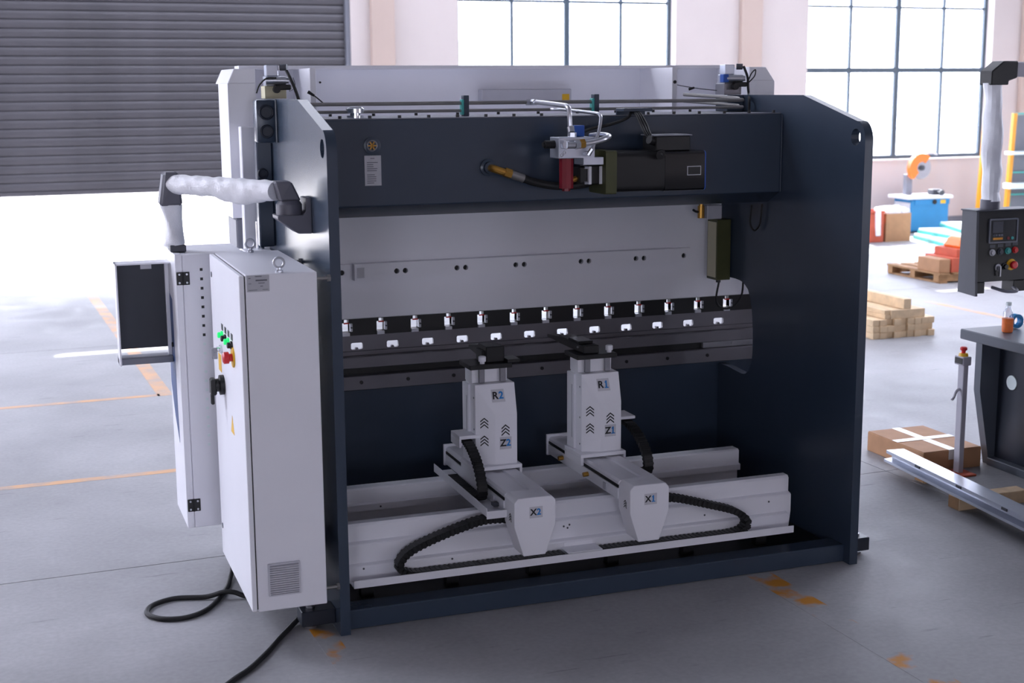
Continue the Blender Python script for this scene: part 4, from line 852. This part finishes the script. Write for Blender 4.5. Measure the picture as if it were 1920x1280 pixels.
        part('finger_tip', MB().hexa([(fx-0.04, yo+0.19, 1.075), (fx+0.036, yo+0.19, 1.075), (fx+0.012, 0.93, 1.085), (fx-0.03, 0.93, 1.085), (fx-0.04, yo+0.19, 1.14), (fx+0.036, yo+0.19, 1.14), (fx+0.012, 0.93, 1.105), (fx-0.03, 0.93, 1.105)], bev=0.002), 'black', fp)
    kx = c+0.045 if not mirror else c+0.160
    part('clamp_knob', MB().lathe((kx, yo+0.055, 1.070), (0, 0, 1), [(0, 0.012), (0.010, 0.012), (0.012, 0.019), (0.034, 0.019), (0.038, 0.014)], 14), 'white', fp)
    part('set_screw', MB().cyl((fx-0.042, yo+0.12, 1.095), (fx-0.05, yo+0.12, 1.095), 0.006, n=8), 'zinc', fp)
    return o, cp, c, d
g1, c1_, ca, da = carriage(1.378, '1', True, 0.577, 'white back gauge carriage marked X1, Z1 and R1')
g2, c2_, cb, db = carriage(0.790, '2', False, 0.531, 'white back gauge carriage marked X2, Z2 and R2')
# carriage 1: chain at its right, brass fittings at its left
part('chain_bracket', MB().box(1.600, 1.70, 0.66, 0.80, 0.700, 0.715, bev=0.002), 'white', g1)
part('cable_chain', chain([(1.655, 0.72, 0.685), (1.66, 0.62, 0.672), (1.665, 0.52, 0.625), (1.67, 0.455, 0.56), (1.672, 0.44, 0.50), (1.672, 0.47, 0.462), (1.672, 0.56, 0.452)], (1, 0, 0), 0.052, 0.026, 0.024), 'black', g1)
part('chain_trough', MB().box(1.64, 1.705, 0.42, 1.0, 0.434, 0.439, bev=0.001), 'white', g1)
for y in (0.52, 0.86): part('brass_nut', MB().cyl((1.372, y, 0.470), (1.345, y, 0.468), 0.012, n=10), 'brass', g1)
part('chain_mount', MB().box(1.584, 1.60, 0.08, 0.15, 0.42, 0.47, bev=0.002), 'white', g1)
# carriage 2: trough with chain at its left
part('chain_trough', MB().box(0.690, 0.786, 0.12, 0.97, 0.4345, 0.438, bev=0.001).box(0.688, 0.692, 0.12, 0.97, 0.4345, 0.478, bev=0.001).box(0.688, 0.788, 0.115, 0.12, 0.425, 0.462, bev=0.001), 'white', g2)
part('chain_bracket', MB().box(0.70, 0.818, 0.56, 0.70, 0.700, 0.718, bev=0.002).box(0.70, 0.71, 0.56, 0.70, 0.66, 0.70), 'white', g2)
part('cable_chain', chain([(0.745, 0.60, 0.690), (0.742, 0.50, 0.668), (0.738, 0.40, 0.620), (0.735, 0.335, 0.555), (0.735, 0.315, 0.50), (0.735, 0.345, 0.460), (0.735, 0.45, 0.4505), (0.735, 0.80, 0.4505)], (1, 0, 0), 0.05, 0.022, 0.024), 'black', g2)
part('stop_switch', MB().box(0.785-0.03, 0.784, 0.215, 0.25, 0.450, 0.468, bev=0.002), 'dark_grey', g2)
# chains lying in the tray
ch = thing('cable_chain', (0.6, 0.191, 0.16), 'black cable chain looping from the tray to the X2 carriage', 'cable chain')
part('links', chain([(0.83, 0.191, 0.395), (0.70, 0.191, 0.402), (0.58, 0.191, 0.378), (0.42, 0.191, 0.330), (0.32, 0.191, 0.285), (0.28, 0.191, 0.235), (0.295, 0.191, 0.200), (0.36, 0.191, 0.1785), (0.50, 0.191, 0.1775), (1.10, 0.191, 0.1775)], (0, 1, 0), 0.064, 0.034, 0.024), 'black', ch)
ch = thing('cable_chain', (1.9, 0.191, 0.16), 'black cable chain looping from the tray to the X1 carriage', 'cable chain')
part('links', chain([(1.60, 0.191, 0.41), (1.70, 0.191, 0.40), (1.88, 0.191, 0.348), (2.03, 0.191, 0.298), (2.10, 0.191, 0.245), (2.09, 0.191, 0.200), (2.02, 0.191, 0.1785), (1.85, 0.191, 0.1775), (1.30, 0.191, 0.1775)], (0, 1, 0), 0.064, 0.034, 0.024), 'black', ch)

# ------------------------------------------------------------------ electrical cabinet
X0, X1, Y0, Y1, Z0, Z1 = -0.444, -0.118, -0.069, 0.796, 0.189, 1.654
cab = thing('electrical_cabinet', (-0.28, 0.36, Z0), 'tall white electrical cabinet with eyebolts mounted on the left plate', 'cabinet')
part('cabinet_body', MB().box(X0+0.026, X1, Y0, Y1, Z0, Z1, bev=0.003), 'white', cab)
door = part('door', MB().box(X0, X0+0.021, Y0+0.002, Y1-0.002, Z0+0.003, Z1-0.003, bev=0.003), 'white', cab)
part('door_seal', bx(X0+0.021, X0+0.026, Y0+0.008, Y1-0.008, Z0+0.01, Z1-0.006), 'rubber', cab)
for x, y in ((-0.268, -0.025), (-0.257, 0.76)):
    part('eyebolt', MB().ring((x, y, Z1+0.040), (0.25, 1, 0), 0.021, 0.0055).lathe((x, y, Z1), (0, 0, 1), [(0, 0.016), (0.008, 0.016), (0.012, 0.009), (0.02, 0.008)], 14), 'zinc', cab)
rp = part('rating_plate', MB().box(-0.412, -0.319, Y0-0.0015, Y0, 1.583, 1.6515), 'plate_alu', cab)
mb = MB().box(-0.376, -0.328, Y0-0.0021, Y0-0.0016, 1.627, 1.633).box(-0.365, -0.338, Y0-0.0021, Y0-0.0016, 1.617, 1.620).box(-0.357, -0.346, Y0-0.0021, Y0-0.0016, 1.604, 1.607).box(-0.406, -0.396, Y0-0.0021, Y0-0.0016, 1.638, 1.641).box(-0.406, -0.394, Y0-0.0021, Y0-0.0016, 1.616, 1.618).box(-0.378, -0.350, Y0-0.0021, Y0-0.0016, 1.645, 1.648).box(-0.406, -0.37, Y0-0.0021, Y0-0.0016, 1.589, 1.591).box(-0.348, -0.325, Y0-0.0021, Y0-0.0016, 1.590, 1.592)
part('printed_lines', mb, 'plate_text', rp)
vg = part('vent_grille', MB().prism(rrect(-0.373, -0.233, 0.256, 0.402, 0.004), 'y', Y0-0.012, Y0, [rrect(-0.366, -0.240, 0.263, 0.395, 0.003)]), 'offwhite', cab)
part('grille_back', bx(-0.366, -0.240, Y0-0.004, Y0-0.0005, 0.263, 0.395), 'mid_grey', vg)
s0 = None
for k in range(13):
    z = 0.268+0.0098*k
    if s0 is None: s0 = part('louvre', MB().hexa([(-0.366, Y0-0.011, z-0.003), (-0.240, Y0-0.011, z-0.003), (-0.240, Y0-0.004, z+0.001), (-0.366, Y0-0.004, z+0.001), (-0.366, Y0-0.011, z+0.001), (-0.240, Y0-0.011, z+0.001), (-0.240, Y0-0.004, z+0.005), (-0.366, Y0-0.004, z+0.005)]), 'offwhite', vg); zz0 = z
    else: o = s0.copy(); COL.objects.link(o); o.location = s0.location + Vector((0, 0, z-zz0))
def knob(name, y, z, prof, m, n=16): return part(name, MB().lathe((X0, y, z), (-1, 0, 0), prof, n), m, door)
for k, (y, z, mt) in enumerate(((0.47, 1.318, 'green_on'), (0.375, 1.318, 'black'), (0.285, 1.318, 'green_on'), (0.192, 1.318, 'black'))):
    knob('pilot_lamp', y, z, [(0, 0.018), (0.008, 0.018), (0.010, 0.014), (0.022, 0.013), (0.024, 0.008)], mt)
    part('lamp_label', bx(X0-0.002, X0, y-0.02, y+0.02, z+0.022, z+0.05), 'black', door)
knob('key_switch', 0.52, 1.245, [(0, 0.02), (0.01, 0.02), (0.012, 0.012), (0.022, 0.012)], 'chrome')
part('key', MB().box(X0-0.045, X0-0.02, 0.517, 0.523, 1.20, 1.252, bev=0.002), 'steel', door)
knob('stop_collar', 0.17, 1.268, [(0, 0.045), (0.006, 0.043)], 'yellow', 20)
knob('stop_button', 0.17, 1.268, [(0.006, 0.017), (0.018, 0.017), (0.022, 0.026), (0.042, 0.026), (0.047, 0.018)], 'red', 20)
knob('switch_base', 0.50, 1.082, [(0, 0.046), (0.02, 0.046), (0.024, 0.03), (0.04, 0.03)], 'black', 20)
part('switch_handle', MB().box(X0-0.062, X0-0.036, 0.47, 0.53, 1.04, 1.115, bev=0.006).box(X0-0.062, X0-0.046, 0.485, 0.515, 0.995, 1.045, bev=0.004), 'black', door)
part('switch_plate', bx(X0-0.0015, X0, 0.545, 0.63, 1.13, 1.21), 'yellow', door)
part('warning_triangle', MB().prism([(0.235, 0.905), (0.325, 0.905), (0.28, 0.985)], 'x', X0-0.0012, X0), 'yellow', door)
for z in (1.56, 0.34): part('door_lock', MB().lathe((X0, 0.745, z), (-1, 0, 0), [(0, 0.013), (0.003, 0.013)], 12), 'mid_grey', door)
for y, z in ((0.0, 1.615), (0.0, 0.235), (0.62, 1.615), (0.62, 0.235)):
    part('mounting_stud', MB().cyl((X1, y, z), (-T, y, z), 0.008, n=10).cyl((-T-0.012, y, z), (-T, y, z), 0.016, n=6), 'pipe_grey', cab)
part('corner_clip', MB().box(-0.118, -0.07, 0.16, 0.24, 1.60, 1.625, bev=0.003), 'black', cab)

# ------------------------------------------------------------------ operator console on its swing arm
CY0, CY1, CX0, CX1, CZ0, CZ1 = 0.90, 1.33, -0.592, -0.26, 0.295, 1.640
cs = thing('operator_console', (-0.45, 1.1, CZ0), 'white operator console hanging from a cloth-wrapped swing arm', 'console')
part('rear_cover', MB().box(CX0+0.034, CX1, CY0, CY1, CZ0, CZ1, bev=0.003), 'white', cs)
fd = part('front_door', MB().box(CX0, CX0+0.0325, CY0, CY1, CZ0, CZ1+0.002, bev=0.003), 'white', cs)
part('blue_decal', MB().prism([(1.30, 1.44), (1.10, 1.40), (1.08, 0.86), (1.06, 0.69), (1.20, 0.80), (1.31, 0.95)], 'x', CX0-0.0012, CX0), 'decal_blue', fd)
part('panel_lock', MB().lathe((CX0, 1.14, 1.17), (-1, 0, 0), [(0, 0.012), (0.008, 0.012)], 12), 'black', fd)
for z in (1.527, 0.410):
    hg = part('hinge', MB().box(-0.588, -0.527, CY0-0.006, CY0, z-0.031, z+0.031, bev=0.002).cyl((-0.558, CY0-0.004, z-0.031), (-0.558, CY0-0.004, z+0.031), 0.005, n=8), 'black', cs)
    part('hinge_screw', MB().cyl((-0.575, CY0-0.006, z-0.02), (-0.575, CY0-0.009, z-0.02), 0.005, n=8).cyl((-0.575, CY0-0.006, z+0.02), (-0.575, CY0-0.009, z+0.02), 0.005, n=8).cyl((-0.54, CY0-0.006, z-0.02), (-0.54, CY0-0.009, z-0.02), 0.005, n=8).cyl((-0.54, CY0-0.006, z+0.02), (-0.54, CY0-0.009, z+0.02), 0.005, n=8), 'zinc', hg)
v0 = None
for k in range(20):
    z = 1.566-0.0451*k
    if v0 is None: v0 = part('vent_slot', MB().box(-0.4775, -0.4645, CY0-0.0012, CY0, z-0.0065, z+0.0065), 'black', cs)
    elif k < 8: o = v0.copy(); COL.objects.link(o); o.location = v0.location + Vector((0, 0, -0.0451*k))
    else:
        if k == 8: v8 = part('vent_slot', MB().box(-0.4775, -0.4645, CY0-0.0012, CY0, z-0.0065, z+0.0065), 'sheet_white', cs)
        else: o = v8.copy(); COL.objects.link(o); o.location = v8.location + Vector((0, 0, -0.0451*(k-8)))
# monitor hood standing out to the left
hd = part('monitor_hood', MB().box(-0.845, CX0-0.001, 1.215, 1.225, 1.150, 1.578).box(-0.845, -0.725, 1.213, 1.2145, 1.152, 1.576), 'navy_dark', cs)
part('hood_flange', MB().box(-0.853, -0.845, 1.10, 1.225, 1.085, 1.585, bev=0.002), 'white', hd)
part('hood_top', MB().box(-0.853, CX0-0.001, 1.10, 1.225, 1.578, 1.585, bev=0.002), 'white', hd)
part('hood_tray', MB().box(-0.853, CX0-0.001, 1.16, 1.26, 1.078, 1.112, bev=0.003), 'mid_grey', hd)
part('hood_sticker', bx(-0.745, -0.672, 1.2135, 1.2145, 1.543, 1.570), 'sticker', hd)
part('hood_stay', MB().box(CX0-0.02, CX0-0.001, 1.19, 1.215, 1.085, 1.578, bev=0.002), 'white', hd)
# swing arm
pv = part('arm_bracket', MB().prism([(-T, 1.772), (-0.108, 1.774), (-0.198, 1.840), (-0.198, 1.857), (-0.085, 1.857), (-0.070, 1.875), (-0.070, 1.932), (-T, 1.932)], 'y', 0.34, 0.47, bev=0.003), 'joint_grey', cs)
part('pivot', MB().lathe((-0.134, 0.405, 1.8575), (0, 0, 1), [(0, 0.058), (0.045, 0.058), (0.062, 0.046)], 24), 'joint_grey', cs)
part('pivot_elbow', MB().hexa([(-0.180, 0.365, 1.918), (-0.085, 0.365, 1.918), (-0.085, 0.455, 1.918), (-0.180, 0.455, 1.918), (-0.200, 0.39, 2.005), (-0.125, 0.37, 2.005), (-0.125, 0.48, 2.005), (-0.200, 0.49, 2.005)], bev=0.008), 'joint_grey', cs)
A0, A1 = Vector((-0.185, 0.44, 1.960)), Vector((-0.575, 1.02, 1.968))
def rwrap(u, a): return 0.046 + 0.0018*sin(31*u+2*a) + 0.0014*sin(57*u-3*a) + 0.026*max(0, sin(pi*min(1, max(0, (u-0.08)/0.5))))*max(0, cos(a-SAG))**3
d_ = (A1-A0).normalized(); a_ = d_.orthogonal().normalized(); c_ = d_.cross(a_)
SAG = math.atan2(c_.dot(Vector((0, 0, -1))), a_.dot(Vector((0, 0, -1))))
part('wrapped_arm', MB().tube([A0, A0.lerp(A1, 0.33), A0.lerp(A1, 0.66), A1], 0.05, n=24, steps=16, rfun=rwrap), 'wrap', cs)
part('arm_elbow', MB().hexa([(-0.64, 0.99, 1.865), (-0.53, 0.99, 1.865), (-0.53, 1.10, 1.865), (-0.64, 1.10, 1.865), (-0.615, 0.985, 2.025), (-0.545, 0.965, 2.025), (-0.545, 1.07, 2.025), (-0.615, 1.09, 2.025)], bev=0.012), 'joint_grey', cs)
SAG = 0
part('wrapped_drop_tube', MB().tube([(-0.58, 1.045, 1.868), (-0.58, 1.045, 1.80), (-0.578, 1.045, 1.74), (-0.572, 1.045, 1.675)], 0.05, n=24, steps=10, rfun=lambda u, a: 0.053 - 0.022*sin(pi*min(1, u/0.95))*(0.6+0.4*cos(a)) + 0.004*sin(3*a+5*u)), 'wrap', cs)
part('tube_socket', MB().box(-0.60, -0.525, 0.99, 1.09, CZ1+0.003, 1.677, bev=0.004), 'dark_grey', cs)

# ------------------------------------------------------------------ power cables on the floor
cb_ = part('power_cable', MB().tube([(-0.35, 1.15, 0.19), (-0.36, 1.05, 0.06), (-0.40, 0.90, 0.013), (-0.46, 0.71, 0.013), (-0.56, 0.52, 0.013), (-0.67, 0.445, 0.013), (-0.78, 0.47, 0.013), (-0.835, 0.56, 0.013), (-0.80, 0.66, 0.013), (-0.69, 0.715, 0.013), (-0.55, 0.68, 0.014), (-0.47, 0.655, 0.036), (-0.42, 0.64, 0.034), (-0.36, 0.62, 0.013), (-0.25, 0.60, 0.013), (-0.15, 0.7, 0.013)], 0.012, n=10, steps=8), 'rubber', origin=(-0.5, 0.6, 0.0))
tag(cb_, 'black power cable curled in a loop on the floor behind the cabinet', 'cable')
cb_ = part('power_cable', MB().tube([(-0.155, 0.30, 0.19), (-0.16, 0.27, 0.09), (-0.18, 0.24, 0.03), (-0.235, 0.17, 0.012), (-0.31, 0.05, 0.012), (-0.40, -0.105, 0.012), (-0.50, -0.25, 0.012), (-0.60, -0.36, 0.012), (-0.9, -0.75, 0.012)], 0.012, n=10, steps=8), 'rubber', origin=(-0.4, -0.1, 0.0))
tag(cb_, 'black power cable running from under the cabinet to the foreground', 'cable')
